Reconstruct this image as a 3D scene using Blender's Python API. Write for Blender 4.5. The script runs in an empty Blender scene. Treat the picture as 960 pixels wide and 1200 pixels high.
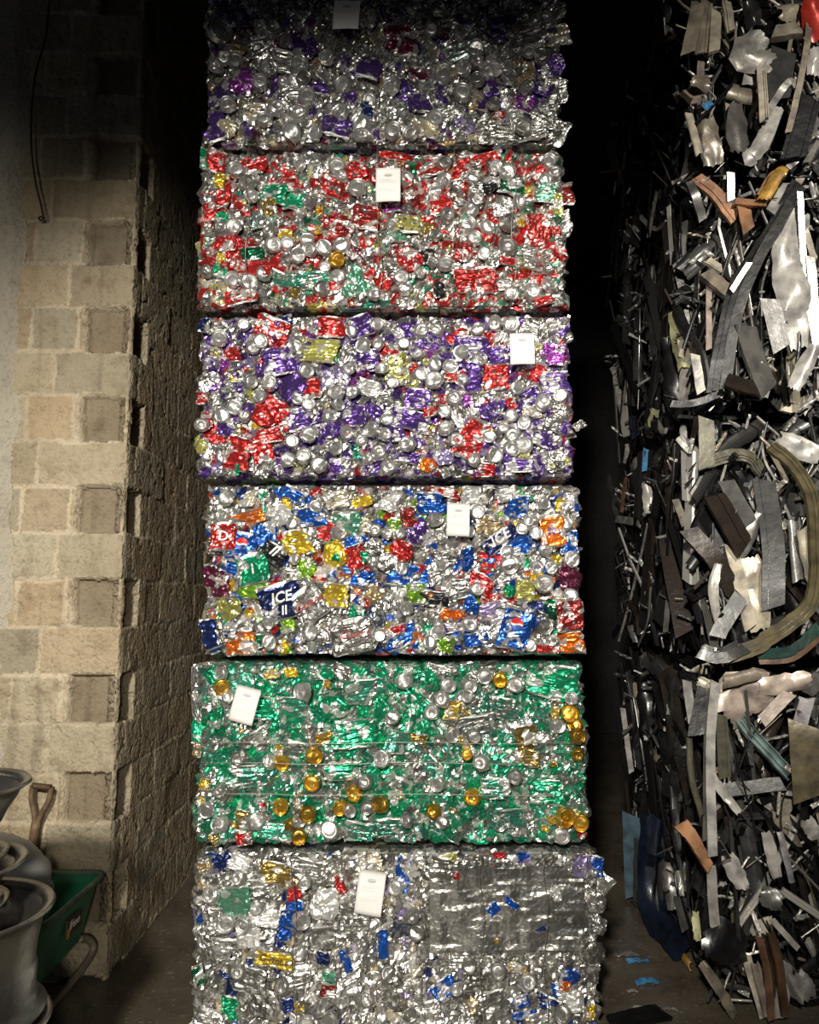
import bpy, math, random
import numpy as np
from mathutils import Vector, Matrix, kdtree
from mathutils.bvhtree import BVHTree

R = random.Random(7)
NR = np.random.RandomState(11)
scene = bpy.context.scene
COL = scene.collection
PITCH = math.radians(6.2)
F = 924.0
CAM = Vector((0, 0, 1.5))
STACK_Y = 2.81
WALL_Y = 3.28
WALL_X = -1.19
PILE_X = 1.14
PILE_Y = 3.0

# ------------------------------------------------------------------ helpers
def ray(px, py):
    dx, dy = (px - 480) / F, (600 - py) / F
    return Vector((dx, math.cos(PITCH) - dy * math.sin(PITCH), math.sin(PITCH) + dy * math.cos(PITCH)))

def at(px, py, Y):
    r = ray(px, py)
    return CAM + r * (Y / r.y)

def atx(px, py, X):
    r = ray(px, py)
    return CAM + r * (X / r.x)

def link(o, parent=None):
    COL.objects.link(o)
    if parent is not None:
        o.parent = parent
    return o

def mesh_from(name, V, Fc, mats=(), mi=None, smooth=False):
    me = bpy.data.meshes.new(name)
    me.from_pydata([tuple(map(float, v)) for v in V], [], [tuple(map(int, f)) for f in Fc])
    for m in mats:
        me.materials.append(m)
    if mi is not None:
        me.polygons.foreach_set('material_index', np.array(mi, dtype=np.int32))
    me.polygons.foreach_set('use_smooth', np.full(len(me.polygons), bool(smooth)))
    me.update()
    return me

def obj(name, me, parent=None, loc=None, color=None):
    o = bpy.data.objects.new(name, me)
    link(o, parent)
    if loc is not None:
        o.location = loc
    if color is not None:
        o.color = color
    return o

def tag(o, label=None, cat=None, group=None, kind=None):
    if label: o['label'] = label
    if cat: o['category'] = cat
    if group: o['group'] = group
    if kind: o['kind'] = kind
    return o

def thing(name, label, cat, loc=(0, 0, 0), group=None):
    o = bpy.data.objects.new(name, None)
    o.empty_display_size = .1
    link(o)
    o.location = loc
    return tag(o, label, cat, group)

class MB:
    """collects vertices and faces of one mesh"""
    def __init__(s):
        s.V, s.F, s.M, s.C = [], [], [], []
    def add(s, V, Fc, m=0, c=None):
        n = len(s.V)
        s.V.extend([tuple(v) for v in V])
        s.F.extend([tuple(i + n for i in f) for f in Fc])
        s.M.extend([m] * len(Fc))
        s.C.extend([c or (1, 1, 1, 1)] * len(V))
    def box(s, a, b, m=0, bev=0.0, jit=0.0):
        (x0, y0, z0), (x1, y1, z1) = a, b
        V = []
        if bev:
            e = bev
            for (x, sx) in ((x0, 1), (x1, -1)):
                for (y, sy) in ((y0, 1), (y1, -1)):
                    for (z, sz) in ((z0, 1), (z1, -1)):
                        V += [(x, y + sy * e, z + sz * e), (x + sx * e, y, z + sz * e), (x + sx * e, y + sy * e, z)]
            if jit:
                V = [tuple(c + R.uniform(-jit, jit) for c in v) for v in V]
            I = lambda i, j, k, t: ((i * 2 + j) * 2 + k) * 3 + t
            Fc = []
            for i in (0, 1):
                Fc.append((I(i,0,0,0), I(i,1,0,0), I(i,1,1,0), I(i,0,1,0)))
                Fc.append((I(0,i,0,1), I(1,i,0,1), I(1,i,1,1), I(0,i,1,1)))
                Fc.append((I(0,0,i,2), I(1,0,i,2), I(1,1,i,2), I(0,1,i,2)))
            for j in (0, 1):
                for k in (0, 1):
                    Fc.append((I(0,j,k,1), I(1,j,k,1), I(1,j,k,2), I(0,j,k,2)))
                    Fc.append((I(j,0,k,0), I(j,1,k,0), I(j,1,k,2), I(j,0,k,2)))
                    Fc.append((I(j,k,0,0), I(j,k,1,0), I(j,k,1,1), I(j,k,0,1)))
                    for i in (0, 1):
                        Fc.append((I(i,j,k,0), I(i,j,k,1), I(i,j,k,2)))
            Fc = list(dict.fromkeys(Fc))
        else:
            V = [(x, y, z) for x in (x0, x1) for y in (y0, y1) for z in (z0, z1)]
            Fc = [(0,1,3,2), (4,6,7,5), (0,4,5,1), (2,3,7,6), (0,2,6,4), (1,5,7,3)]
        s.add(V, Fc, m)
    def tube(s, P, r, n=8, m=0, cap=True):
        P = [Vector(p) for p in P]
        rr = r if isinstance(r, (list, tuple)) else [r] * len(P)
        V, Fc = [], []
        up = None
        for i, p in enumerate(P):
            t = (P[min(i + 1, len(P) - 1)] - P[max(i - 1, 0)]).normalized()
            if up is None:
                up = Vector((0, 0, 1)) if abs(t.z) < .9 else Vector((0, 1, 0))
            a = (up - t * up.dot(t)).normalized()
            b = t.cross(a)
            up = a
            for k in range(n):
                w = 2 * math.pi * k / n
                V.append(p + (a * math.cos(w) + b * math.sin(w)) * rr[i])
        for i in range(len(P) - 1):
            for k in range(n):
                k2 = (k + 1) % n
                Fc.append((i * n + k, i * n + k2, (i + 1) * n + k2, (i + 1) * n + k))
        if cap:
            Fc.append(tuple(range(n))[::-1]); Fc.append(tuple((len(P) - 1) * n + k for k in range(n)))
        s.add(V, Fc, m)
    def lathe(s, prof, n=48, c=(0, 0, 0), m=0, closed=False):
        V, Fc = [], []
        L = len(prof)
        for (r, z) in prof:
            for k in range(n):
                w = 2 * math.pi * k / n
                V.append((c[0] + r * math.cos(w), c[1] + r * math.sin(w), c[2] + z))
        for i in range(L if closed else L - 1):
            j = (i + 1) % L
            for k in range(n):
                k2 = (k + 1) % n
                Fc.append((i * n + k, i * n + k2, j * n + k2, j * n + k))
        s.add(V, Fc, m)
    def build(s, name, mats, parent=None, smooth=False, color=None, vc=False):
        if not isinstance(mats, (list, tuple)):
            mats = [mats]
        me = mesh_from(name, s.V, s.F, mats, s.M, smooth)
        if vc:
            a = me.color_attributes.new('ink', 'FLOAT_COLOR', 'POINT')
            a.data.foreach_set('color', np.array(s.C, dtype=np.float32).ravel())
        return obj(name, me, parent, color=color)

def smooth_path(P, n=6):
    P = [Vector(p) for p in P]
    if len(P) < 3:
        return [P[0].lerp(P[-1], i / n) for i in range(n + 1)]
    Q = [P[0] * 2 - P[1]] + P + [P[-1] * 2 - P[-2]]
    out = []
    for i in range(1, len(Q) - 2):
        a, b, c, d = Q[i - 1:i + 3]
        for k in range(n):
            t = k / n
            out.append(.5 * ((2 * b) + (c - a) * t + (2 * a - 5 * b + 4 * c - d) * t * t + (3 * b - a - 3 * c + d) * t ** 3))
    out.append(P[-1])
    return out

def tri(x):
    return np.abs((x % 1.0) * 2 - 1) * 2 - 1

def crumple(P, seed, freq, octv=4, gain=.55, lac=1.9):
    """sharp creased noise like crushed sheet metal; P is (N,3)"""
    rs = np.random.RandomState(seed)
    out = np.zeros(len(P)); a = 1.0; f = freq; tot = 0
    Q = P.copy()
    for o in range(octv):
        for k in range(2):
            n = rs.randn(3); n /= np.linalg.norm(n)
            m = rs.randn(3); m /= np.linalg.norm(m)
            w = .35 * np.sin(Q @ m * f * 3.1 + rs.uniform(0, 6))
            out += a * tri(Q @ n * f + w + rs.uniform())
            tot += a
        a *= gain; f *= lac
    return out / tot * 1.6

# ------------------------------------------------------------------ materials
def nt(name):
    m = bpy.data.materials.new(name)
    m.use_nodes = True
    t = m.node_tree
    for n in list(t.nodes):
        t.nodes.remove(n)
    out = t.nodes.new('ShaderNodeOutputMaterial')
    b = t.nodes.new('ShaderNodeBsdfPrincipled')
    t.links.new(b.outputs[0], out.inputs[0])
    return m, t, b

def N(t, kind, **kw):
    n = t.nodes.new(kind)
    for k, v in kw.items():
        if k in n.inputs:
            n.inputs[k].default_value = v
        else:
            setattr(n, k, v)
    return n

def mixc(t, fac, a, b, mode='MIX'):
    n = t.nodes.new('ShaderNodeMix'); n.data_type = 'RGBA'; n.blend_type = mode
    for sock, v in ((n.inputs[0], fac), (n.inputs[6], a), (n.inputs[7], b)):
        if hasattr(v, 'links') or isinstance(v, bpy.types.NodeSocket):
            t.links.new(v, sock)
        else:
            sock.default_value = v
    return n.outputs[2]

def math_(t, op, a, b=None, clamp=False):
    n = t.nodes.new('ShaderNodeMath'); n.operation = op; n.use_clamp = clamp
    for i, v in enumerate((a, b)):
        if v is None: continue
        if isinstance(v, bpy.types.NodeSocket): t.links.new(v, n.inputs[i])
        else: n.inputs[i].default_value = v
    return n.outputs[0]

def ramp(t, src, lo, hi):
    n = t.nodes.new('ShaderNodeMapRange')
    t.links.new(src, n.inputs[0])
    n.inputs[1].default_value = lo; n.inputs[2].default_value = hi
    return n.outputs[0]

def foil(name, use_vc, silver=(.68, .665, .63, 1), rough=.27, metal=.92, bump=.42, ink_metal=.62):
    m, t, b = nt(name)
    tc = N(t, 'ShaderNodeTexCoord')
    oi = N(t, 'ShaderNodeObjectInfo')
    if use_vc:
        at_ = N(t, 'ShaderNodeAttribute', attribute_name='ink')
        ink, cov, co = at_.outputs['Color'], at_.outputs['Alpha'], tc.outputs['Object']
    else:
        ink, cov = oi.outputs['Color'], oi.outputs['Alpha']
        geo = N(t, 'ShaderNodeNewGeometry')
        co = geo.outputs['Position']
    n1 = N(t, 'ShaderNodeTexNoise', Scale=46.0, Detail=4.0, Roughness=.6)
    n2 = N(t, 'ShaderNodeTexNoise', Scale=24.0, Detail=2.0)
    for n in (n1, n2):
        t.links.new(co, n.inputs['Vector'])
    thr = math_(t, 'MULTIPLY', cov, .36)
    thr = math_(t, 'ADD', thr, .315)
    d = math_(t, 'SUBTRACT', n1.outputs[0], thr)
    bare = math_(t, 'MULTIPLY', d, 16.0, True)
    white = math_(t, 'MULTIPLY', ramp(t, n2.outputs[0], .56, .60), .8)
    tone = N(t, 'ShaderNodeTexNoise', Scale=14.0, Detail=2.0)
    t.links.new(co, tone.inputs['Vector'])
    inkv = mixc(t, math_(t, 'MULTIPLY', ramp(t, tone.outputs[0], .45, .6), .5), ink, mixc(t, .5, ink, (.02, .02, .03, 1)))
    c = mixc(t, white, inkv, (.74, .73, .70, 1))
    dirt = N(t, 'ShaderNodeTexNoise', Scale=9.0, Detail=5.0)
    t.links.new(co, dirt.inputs['Vector'])
    sil = mixc(t, ramp(t, dirt.outputs[0], .42, .68), silver, tuple(x * .48 for x in silver[:3]) + (1,))
    c = mixc(t, bare, c, sil)
    t.links.new(c, b.inputs['Base Color'])
    mm = math_(t, 'MULTIPLY', bare, metal - ink_metal)
    mm = math_(t, 'ADD', mm, ink_metal)
    t.links.new(mm, b.inputs['Metallic'])
    b.inputs['Roughness'].default_value = rough
    vo = N(t, 'ShaderNodeTexVoronoi', Scale=58.0)
    vo.distance = 'EUCLIDEAN'; vo.feature = 'F1'
    wn = N(t, 'ShaderNodeTexNoise', Scale=105.0, Detail=2.0)
    t.links.new(co, vo.inputs['Vector']); t.links.new(co, wn.inputs['Vector'])
    h = math_(t, 'ADD', vo.outputs['Distance'], math_(t, 'MULTIPLY', wn.outputs[0], .5))
    bp = N(t, 'ShaderNodeBump', Strength=bump, Distance=.004)
    t.links.new(h, bp.inputs['Height'])
    t.links.new(bp.outputs[0], b.inputs['Normal'])
    return m

M_CAN = foil('can_print', False)
M_CORE = foil('packed_can_print', True)

def simple(name, col, rough=.5, metal=0., bump=0., bscale=60., var=0., vscale=6., coat=0., obj_color=False, detail=5.0):
    m, t, b = nt(name)
    tc = N(t, 'ShaderNodeTexCoord')
    src = None
    if obj_color:
        oi = N(t, 'ShaderNodeObjectInfo'); src = oi.outputs['Color']
    if var:
        n = N(t, 'ShaderNodeTexNoise', Scale=vscale, Detail=detail)
        t.links.new(tc.outputs['Object'], n.inputs['Vector'])
        dark = mixc(t, 1.0, src if src else col, (1 - var, 1 - var, 1 - var * .95, 1), 'MULTIPLY')
        c = mixc(t, ramp(t, n.outputs[0], .38, .66), src if src else col, dark)
        t.links.new(c, b.inputs['Base Color'])
        rr = math_(t, 'ADD', math_(t, 'MULTIPLY', n.outputs[0], .25), rough - .1)
        t.links.new(rr, b.inputs['Roughness'])
    else:
        if src: t.links.new(src, b.inputs['Base Color'])
        else: b.inputs['Base Color'].default_value = col
        b.inputs['Roughness'].default_value = rough
    b.inputs['Metallic'].default_value = metal
    if coat:
        b.inputs['Coat Weight'].default_value = coat
        b.inputs['Coat Roughness'].default_value = .15
    if bump:
        n = N(t, 'ShaderNodeTexNoise', Scale=bscale, Detail=4.0)
        t.links.new(tc.outputs['Object'], n.inputs['Vector'])
        bp = N(t, 'ShaderNodeBump', Strength=bump, Distance=.01)
        t.links.new(n.outputs[0], bp.inputs['Height'])
        t.links.new(bp.outputs[0], b.inputs['Normal'])
    return m

M_BARE = simple('bare_aluminium', (.74, .73, .70, 1), .3, .85, .25, 60, .35, 18)
M_LID = simple('lid_metal', (.8, .8, .8, 1), .30, .85, .06, 60, .25, 26, obj_color=True)
M_PAPER = simple('label_paper', (.86, .84, .82, 1), .65, 0, .08, 40)
M_PRINT = simple('label_print', (.36, .36, .38, 1), .7)
M_WHITEINK = simple('white_lettering', (.8, .8, .78, 1), .4, .1)
M_REDINK = simple('red_lettering', (.35, .06, .05, 1), .45, .2)
M_BLUEINK = simple('blue_lettering', (.02, .06, .3, 1), .4, .2)
M_DARKINK = simple('dark_lettering', (.05, .04, .03, 1), .5, 0)
M_WIRE = simple('baling_wire_steel', (.30, .28, .25, 1), .4, .8)
M_PAINT = simple('painted_metal', (.1, .1, .1, 1), .32, .2, .22, 28, .6, 17, .3, obj_color=True)
M_RAW = simple('raw_scrap_metal', (.6, .6, .6, 1), .34, .8, .25, 30, .5, 14, obj_color=True)
def vc_paint():
    m, t, b = nt('packed_scrap_paint')
    a = N(t, 'ShaderNodeAttribute', attribute_name='ink')
    t.links.new(a.outputs['Color'], b.inputs['Base Color'])
    b.inputs['Roughness'].default_value = .35
    b.inputs['Metallic'].default_value = .4
    return m
M_PACK = vc_paint()

def wall_mat(name, c1, c2, c3, tone=False):
    m, t, b = nt(name)
    tc = N(t, 'ShaderNodeTexCoord')
    big = N(t, 'ShaderNodeTexNoise', Scale=2.2, Detail=6.0, Roughness=.6)
    mid = N(t, 'ShaderNodeTexNoise', Scale=11.0, Detail=5.0, Roughness=.65)
    fine = N(t, 'ShaderNodeTexNoise', Scale=70.0, Detail=4.0)
    vor = N(t, 'ShaderNodeTexVoronoi', Scale=55.0)
    st = N(t, 'ShaderNodeMapping'); st.inputs['Scale'].default_value = (16, 16, 1.2)
    streak = N(t, 'ShaderNodeTexNoise', Scale=1.0, Detail=4.0)
    for n in (big, mid, fine, vor, st):
        t.links.new(tc.outputs['Object'], n.inputs['Vector'])
    t.links.new(st.outputs[0], streak.inputs['Vector'])
    c = mixc(t, ramp(t, big.outputs[0], .4, .62), c1, c2)
    c = mixc(t, ramp(t, mid.outputs[0], .5, .72), c, c3)
    c = mixc(t, math_(t, 'MULTIPLY', ramp(t, streak.outputs[0], .58, .72), .45), c, tuple(x * .45 for x in c1[:3]) + (1,))
    c = mixc(t, math_(t, 'MULTIPLY', ramp(t, fine.outputs[0], .55, .75), .35), c, (.05, .045, .04, 1))
    if tone:
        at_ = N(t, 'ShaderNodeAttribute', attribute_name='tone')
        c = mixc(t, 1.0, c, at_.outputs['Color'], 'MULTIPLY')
    t.links.new(c, b.inputs['Base Color'])
    b.inputs['Roughness'].default_value = .9
    b.inputs['Specular IOR Level'].default_value = .25
    h = math_(t, 'ADD', math_(t, 'MULTIPLY', mid.outputs[0], 1.6), math_(t, 'MULTIPLY', fine.outputs[0], .8))
    h = math_(t, 'ADD', h, math_(t, 'MULTIPLY', vor.outputs['Distance'], .35))
    bp = N(t, 'ShaderNodeBump', Strength=.75, Distance=.014)
    t.links.new(h, bp.inputs['Height']); t.links.new(bp.outputs[0], b.inputs['Normal'])
    return m

M_BLOCKV = wall_mat('concrete_block_wall', (.405, .33, .222, 1), (.46, .385, .268, 1), (.30, .235, .155, 1), True)
M_PLASTER = wall_mat('plaster', (.48, .44, .36, 1), (.42, .38, .30, 1), (.36, .32, .26, 1))
M_SHADEDARK = wall_mat('shade_dark_masonry', (.035, .033, .035, 1), (.045, .042, .042, 1), (.025, .024, .026, 1))  # near-black base colour stands in for the unlit depth of the room
def floor_mat():
    m, t, b = nt('dirty_concrete_floor')
    tc = N(t, 'ShaderNodeTexCoord')
    a = N(t, 'ShaderNodeTexNoise', Scale=3.0, Detail=7.0, Roughness=.65)
    f = N(t, 'ShaderNodeTexNoise', Scale=45.0, Detail=4.0)
    for n in (a, f): t.links.new(tc.outputs['Object'], n.inputs['Vector'])
    c = mixc(t, ramp(t, a.outputs[0], .35, .65), (.075, .06, .045, 1), (.14, .115, .085, 1))
    c = mixc(t, ramp(t, f.outputs[0], .62, .7), c, (.22, .20, .17, 1))
    t.links.new(c, b.inputs['Base Color'])
    t.links.new(ramp(t, a.outputs[0], .2, 1.0), b.inputs['Roughness'])
    bp = N(t, 'ShaderNodeBump', Strength=.5, Distance=.01)
    t.links.new(math_(t, 'ADD', a.outputs[0], math_(t, 'MULTIPLY', f.outputs[0], .3)), bp.inputs['Height'])
    t.links.new(bp.outputs[0], b.inputs['Normal'])
    return m
M_FLOOR = floor_mat()

# ------------------------------------------------------------------ colours
PAL = {
 'r': (.56, .032, .03, .8), 'R': (.30, .03, .025, .75), 'p': (.11, .055, .26, .85), 'P': (.30, .06, .36, .8),
 'n': (.02, .035, .14, .9), 'b': (.02, .11, .50, .9), 'g': (.015, .36, .17, .85), 'G': (.01, .13, .06, .8),
 'l': (.25, .52, .04, .85), 'y': (.75, .52, .04, .85), 'Y': (.62, .60, .16, .7), 'o': (.85, .19, .02, .9),
 's': (.62, .61, .58, .2), 'S': (.36, .35, .33, .35), 'w': (.86, .85, .82, .95), 'c': (.74, .66, .47, .8),
 'k': (.03, .03, .03, .85), 'd': (.55, .36, .05, .9), 'D': (.27, .19, .05, .8), 'm': (.15, .025, .06, .85),
 'M': (.16, .45, .30, .75), 't': (.50, .38, .20, .75), 'q': (.07, .36, .24, .62), 'Q': (.05, .24, .17, .55),
 'v': (.40, .32, .60, .6), 'N': (.10, .12, .17, .6), 'e': (.22, .28, .26, .5),
}
def jit(c, a=.12):
    k = 1 + R.uniform(-a, a)
    return (c[0] * k, c[1] * k, c[2] * k, max(0, min(1, c[3] + R.uniform(-.1, .08))))

# ------------------------------------------------------------------ crushed can shapes (unit sized: 1 wide x 1 tall, front towards -Y)
def can_body(seed):
    rs = np.random.RandomState(seed)
    nu, nv = 30, 18
    V = []
    ex = rs.uniform(.45, .75)
    for j in range(nv + 1):
        v = j / nv
        edge = min(v, 1 - v)
        pinch = min(1, edge / .10 + .55)
        for i in range(nu):
            a = 2 * math.pi * i / nu
            ca, sa = math.cos(a), math.sin(a)
            x = .5 * math.copysign(abs(ca) ** ex, ca) * (.90 + .1 * min(1, edge / .12))
            y = .13 * math.copysign(abs(sa) ** .8, sa) * pinch
            V.append((x, y, v - .5))
    for v in (-.5, .5):
        V.append((0, 0, v * .97))
    V = np.array(V)
    w = rs.uniform(-1, 1, 4) * 1.3
    x, z = V[:, 0].copy(), V[:, 2].copy()
    V[:, 0] += .10 * w[0] * z + .12 * w[1] * z * z * 2 + .075 * crumple(V, seed + 3, 1.5, 3)
    V[:, 2] += .10 * w[2] * x + .075 * crumple(V, seed + 4, 1.5, 3)
    side = np.sign(V[:, 1])
    c = crumple(V * np.array([1, .25, 1]), seed, 1.5, 4, .62)
    V[:, 1] += .11 * c + .12 * w[3] * (x * x + z * z) + side * .02 * crumple(V, seed + 9, 5, 2)
    Fc, mi = [], []
    for j in range(nv):
        for i in range(nu):
            i2 = (i + 1) % nu
            Fc.append((j * nu + i, j * nu + i2, (j + 1) * nu + i2, (j + 1) * nu + i))
            mi.append(1 if j in (0, nv - 1) else 0)
    b0 = (nv + 1) * nu
    for i in range(nu):
        i2 = (i + 1) % nu
        Fc.append((b0, i2, i)); mi.append(1)
        Fc.append((b0 + 1, nv * nu + i, nv * nu + i2)); mi.append(1)
    return mesh_from('crushed_can', V, Fc, (M_CAN, M_BARE), mi)

def can_wad(seed):
    rs = np.random.RandomState(seed)
    nu, nv = 28, 18
    V = []
    for j in range(nv + 1):
        th = math.pi * j / nv
        for i in range(nu):
            a = 2 * math.pi * i / nu
            V.append((math.sin(th) * math.cos(a), math.cos(th) * .34, math.sin(th) * math.sin(a)))
    V = np.array(V)
    r = .5 * (1 + .20 * crumple(V, seed, .8, 3) + .05 * np.sin(3 * np.arctan2(V[:, 2], V[:, 0]) + rs.uniform(0, 6)))
    V = V * r[:, None]
    V[:, 1] += .10 * crumple(V * np.array([1, .2, 1]), seed + 5, 1.8, 4, .65)
    Fc = []
    for j in range(nv):
        for i in range(nu):
            i2 = (i + 1) % nu
            Fc.append((j * nu + i, (j + 1) * nu + i, (j + 1) * nu + i2, j * nu + i2))
    return mesh_from('crushed_can', V, Fc, (M_CAN,))

def lid(seed, kind):
    """end of a can seen face on: rolled rim, recessed panel, pull tab (or domed base); unit diameter"""
    rs = np.random.RandomState(seed)
    mb = MB()
    if kind == 'tab':
        prof = [(.0, .055), (.15, .055), (.28, .05), (.315, .06), (.345, .12), (.375, .125), (.40, .03), (.42, -.035), (.455, -.055), (.48, -.04), (.495, .0), (.485, .09), (.52, .20), (.54, .34)]
    elif kind == 'dome':
        prof = [(.0, .17), (.12, .155), (.22, .12), (.29, .06), (.33, -.03), (.365, -.06), (.39, -.045), (.41, .03), (.46, .06), (.51, .15), (.54, .32)]
    else:
        prof = [(.0, .02), (.2, .02), (.33, .02), (.38, -.03), (.43, -.045), (.48, -.01), (.5, .06), (.53, .2)]
    n = 30
    V = [(0, prof[0][1], 0)]
    for (r, y) in prof[1:]:
        for k in range(n):
            a = 2 * math.pi * k / n
            V.append((r * math.cos(a), y, r * math.sin(a)))
    Fc = [(0, 1 + (k + 1) % n, 1 + k) for k in range(n)]
    for i in range(len(prof) - 2):
        for k in range(n):
            k2 = (k + 1) % n
            Fc.append((1 + i * n + k, 1 + i * n + k2, 1 + (i + 1) * n + k2, 1 + (i + 1) * n + k))
    mb.add(V, Fc)
    if kind == 'tab':
        P = []
        for k in range(14):
            a = 2 * math.pi * k / 14
            P.append(Vector((.075 * math.cos(a), -.005, .05 + .13 * math.sin(a))))
        P.append(P[0])
        mb.tube(P, .026, 5, cap=False)
        mb.tube([(-.05, .0, -.16), (.05, .0, -.16)], .04, 6)
        P = [Vector((.16 * math.cos(a), .03, -.17 + .13 * math.sin(a))) for a in [math.pi * (1 + k / 8) for k in range(9)]]
        mb.tube(P, .014, 4)
    V = np.array([tuple(v) for v in mb.V])
    bend = rs.uniform(0, 1) ** 2 * .5
    ang = rs.uniform(0, 6.28)
    d = V[:, 0] * math.cos(ang) + V[:, 2] * math.sin(ang)
    V[:, 1] += bend * np.abs(d) * rs.choice([1, -1]) + .018 * crumple(V * np.array([1, .2, 1]), seed, 1.3, 2)
    rr = np.hypot(V[:, 0], V[:, 2])
    V[:, 0] *= 1 - .12 * rs.uniform(0, 1)
    out = rr > .5
    V[out, 0] += .05 * crumple(V, seed + 2, 2.5, 2)[out]
    V[out, 2] += .05 * crumple(V, seed + 8, 2.5, 2)[out]
    me = mesh_from('can_lid', V, mb.F, (M_LID,), smooth=True)
    me.set_sharp_from_angle(angle=math.radians(38))
    return me

BODY = [can_body(100 + i) for i in range(14)]
WAD = [can_wad(300 + i) for i in range(14)]
LID = [lid(500 + i, 'tab' if i % 3 else 'dome') for i in range(12)] + [lid(530, 'flat'), lid(531, 'flat')]

# ------------------------------------------------------------------ bale of cans
def bale_core(name, X0, X1, Y0, Y1, H, fill, seed, parent, smoothzone=None, px2=None):
    """closed rough block; H height; local coordinates with z from 0; fill = [(colour letter, weight)]"""
    rs = np.random.RandomState(seed)
    W, D = X1 - X0, Y1 - Y0
    def axis(L, step): return np.linspace(0, L, max(2, int(round(L / step)) + 1))
    xs, ys, zs = axis(W, .0085), axis(D, .03), axis(H, .0085)
    V, Fc = [], []
    index = {}
    def vid(i, j, k):
        key = (i, j, k)
        if key not in index:
            index[key] = len(V); V.append((xs[i], ys[j], zs[k]))
        return index[key]
    nx, ny, nz = len(xs) - 1, len(ys) - 1, len(zs) - 1
    for i in range(nx):
        for k in range(nz):
            Fc.append((vid(i, 0, k), vid(i + 1, 0, k), vid(i + 1, 0, k + 1), vid(i, 0, k + 1)))
    for i in range(0, nx):
        for k in range(nz):
            Fc.append((vid(i, ny, k), vid(i, ny, k + 1), vid(i + 1, ny, k + 1), vid(i + 1, ny, k)))
    for j in range(ny):
        for k in range(nz):
            Fc.append((vid(0, j, k), vid(0, j, k + 1), vid(0, j + 1, k + 1), vid(0, j + 1, k)))
            Fc.append((vid(nx, j, k), vid(nx, j + 1, k), vid(nx, j + 1, k + 1), vid(nx, j, k + 1)))
    for i in range(nx):
        for j in range(ny):
            Fc.append((vid(i, j, 0), vid(i, j + 1, 0), vid(i + 1, j + 1, 0), vid(i + 1, j, 0)))
            Fc.append((vid(i, j, nz), vid(i + 1, j, nz), vid(i + 1, j + 1, nz), vid(i, j + 1, nz)))
    V = np.array(V)
    S = np.array([W, D, H])
    C = (V / S - .5) * 2
    # outward direction and rounded edges
    r = .028
    inner = np.clip(V, r, S - r)
    nrm = V - inner
    ln = np.linalg.norm(nrm, axis=1, keepdims=True) + 1e-9
    nrm = nrm / ln
    P = inner + nrm * r
    # sites
    def pts(n, f):
        q = rs.rand(n, 3) * S
        q[:, f[0]] = f[1]
        return q
    den = 1150
    sites = np.vstack([pts(int(den * W * H * 1.25), (1, 0)), pts(int(den * .4 * W * H), (1, D)), pts(int(den * .5 * D * H), (0, 0)),
                       pts(int(den * .5 * D * H), (0, W)), pts(int(den * .35 * W * D), (2, H)), pts(int(den * .3 * W * D), (2, 0))])
    kd = kdtree.KDTree(len(sites))
    for i, s in enumerate(sites): kd.insert(s, i)
    kd.balance()
    warp = np.stack([crumple(V, seed + k, 14, 2) for k in (1, 2, 3)], 1) * .008
    idx = np.array([kd.find(v)[1] for v in (V + warp)])
    hs = rs.uniform(-.014, .010, len(sites))
    tilt = rs.randn(len(sites), 3) * .30
    disp = hs[idx] + np.einsum('ij,ij->i', V - sites[idx], tilt[idx]) + .0045 * crumple(V, seed + 20, 22, 4, .7)
    disp += .012 * crumple(V, seed + 40, 2.5, 2)
    if smoothzone:
        a, b, c, d = smoothzone
        inz = (V[:, 0] > a) & (V[:, 0] < b) & (V[:, 2] > c) & (V[:, 2] < d) & (V[:, 1] < .02)
        flat = -.004 + .0017 * crumple(V * np.array([.06, 1, 1]), seed + 62, 22, 2) + .006 * crumple(V, seed + 60, 5, 3)
        disp = np.where(inz, flat + .012, disp)
    disp = np.clip(disp, -.03, .022)
    vert = np.abs(nrm[:, 2])
    disp = np.where(vert > .5, np.minimum(disp, -.004), disp)
    P = P + nrm * disp[:, None] - np.array([0, 0, 0])
    P[:, 2] = np.clip(P[:, 2], .003, H - .003)
    letters = [f[0] for f in fill]
    w = np.array([f[1] for f in fill], float); w /= w.sum()
    pick = rs.choice(len(letters), len(sites), p=w)
    table = np.array([PAL[l] for l in letters])
    colr = table[pick]
    colr = colr * np.stack([rs.uniform(.75, 1.2, len(sites))] * 3 + [np.ones(len(sites))], 1)
    vc = colr[idx]
    if smoothzone:
        vc[inz] = np.array(PAL['S']) * np.array([1.25, 1.25, 1.22, .3])
    me = mesh_from(name, P, Fc, (M_CORE,))
    a = me.color_attributes.new('ink', 'FLOAT_COLOR', 'POINT')
    a.data.foreach_set('color', vc.astype(np.float32).ravel())
    o = obj(name, me, parent)
    return tag(o, kind='stuff')

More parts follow.
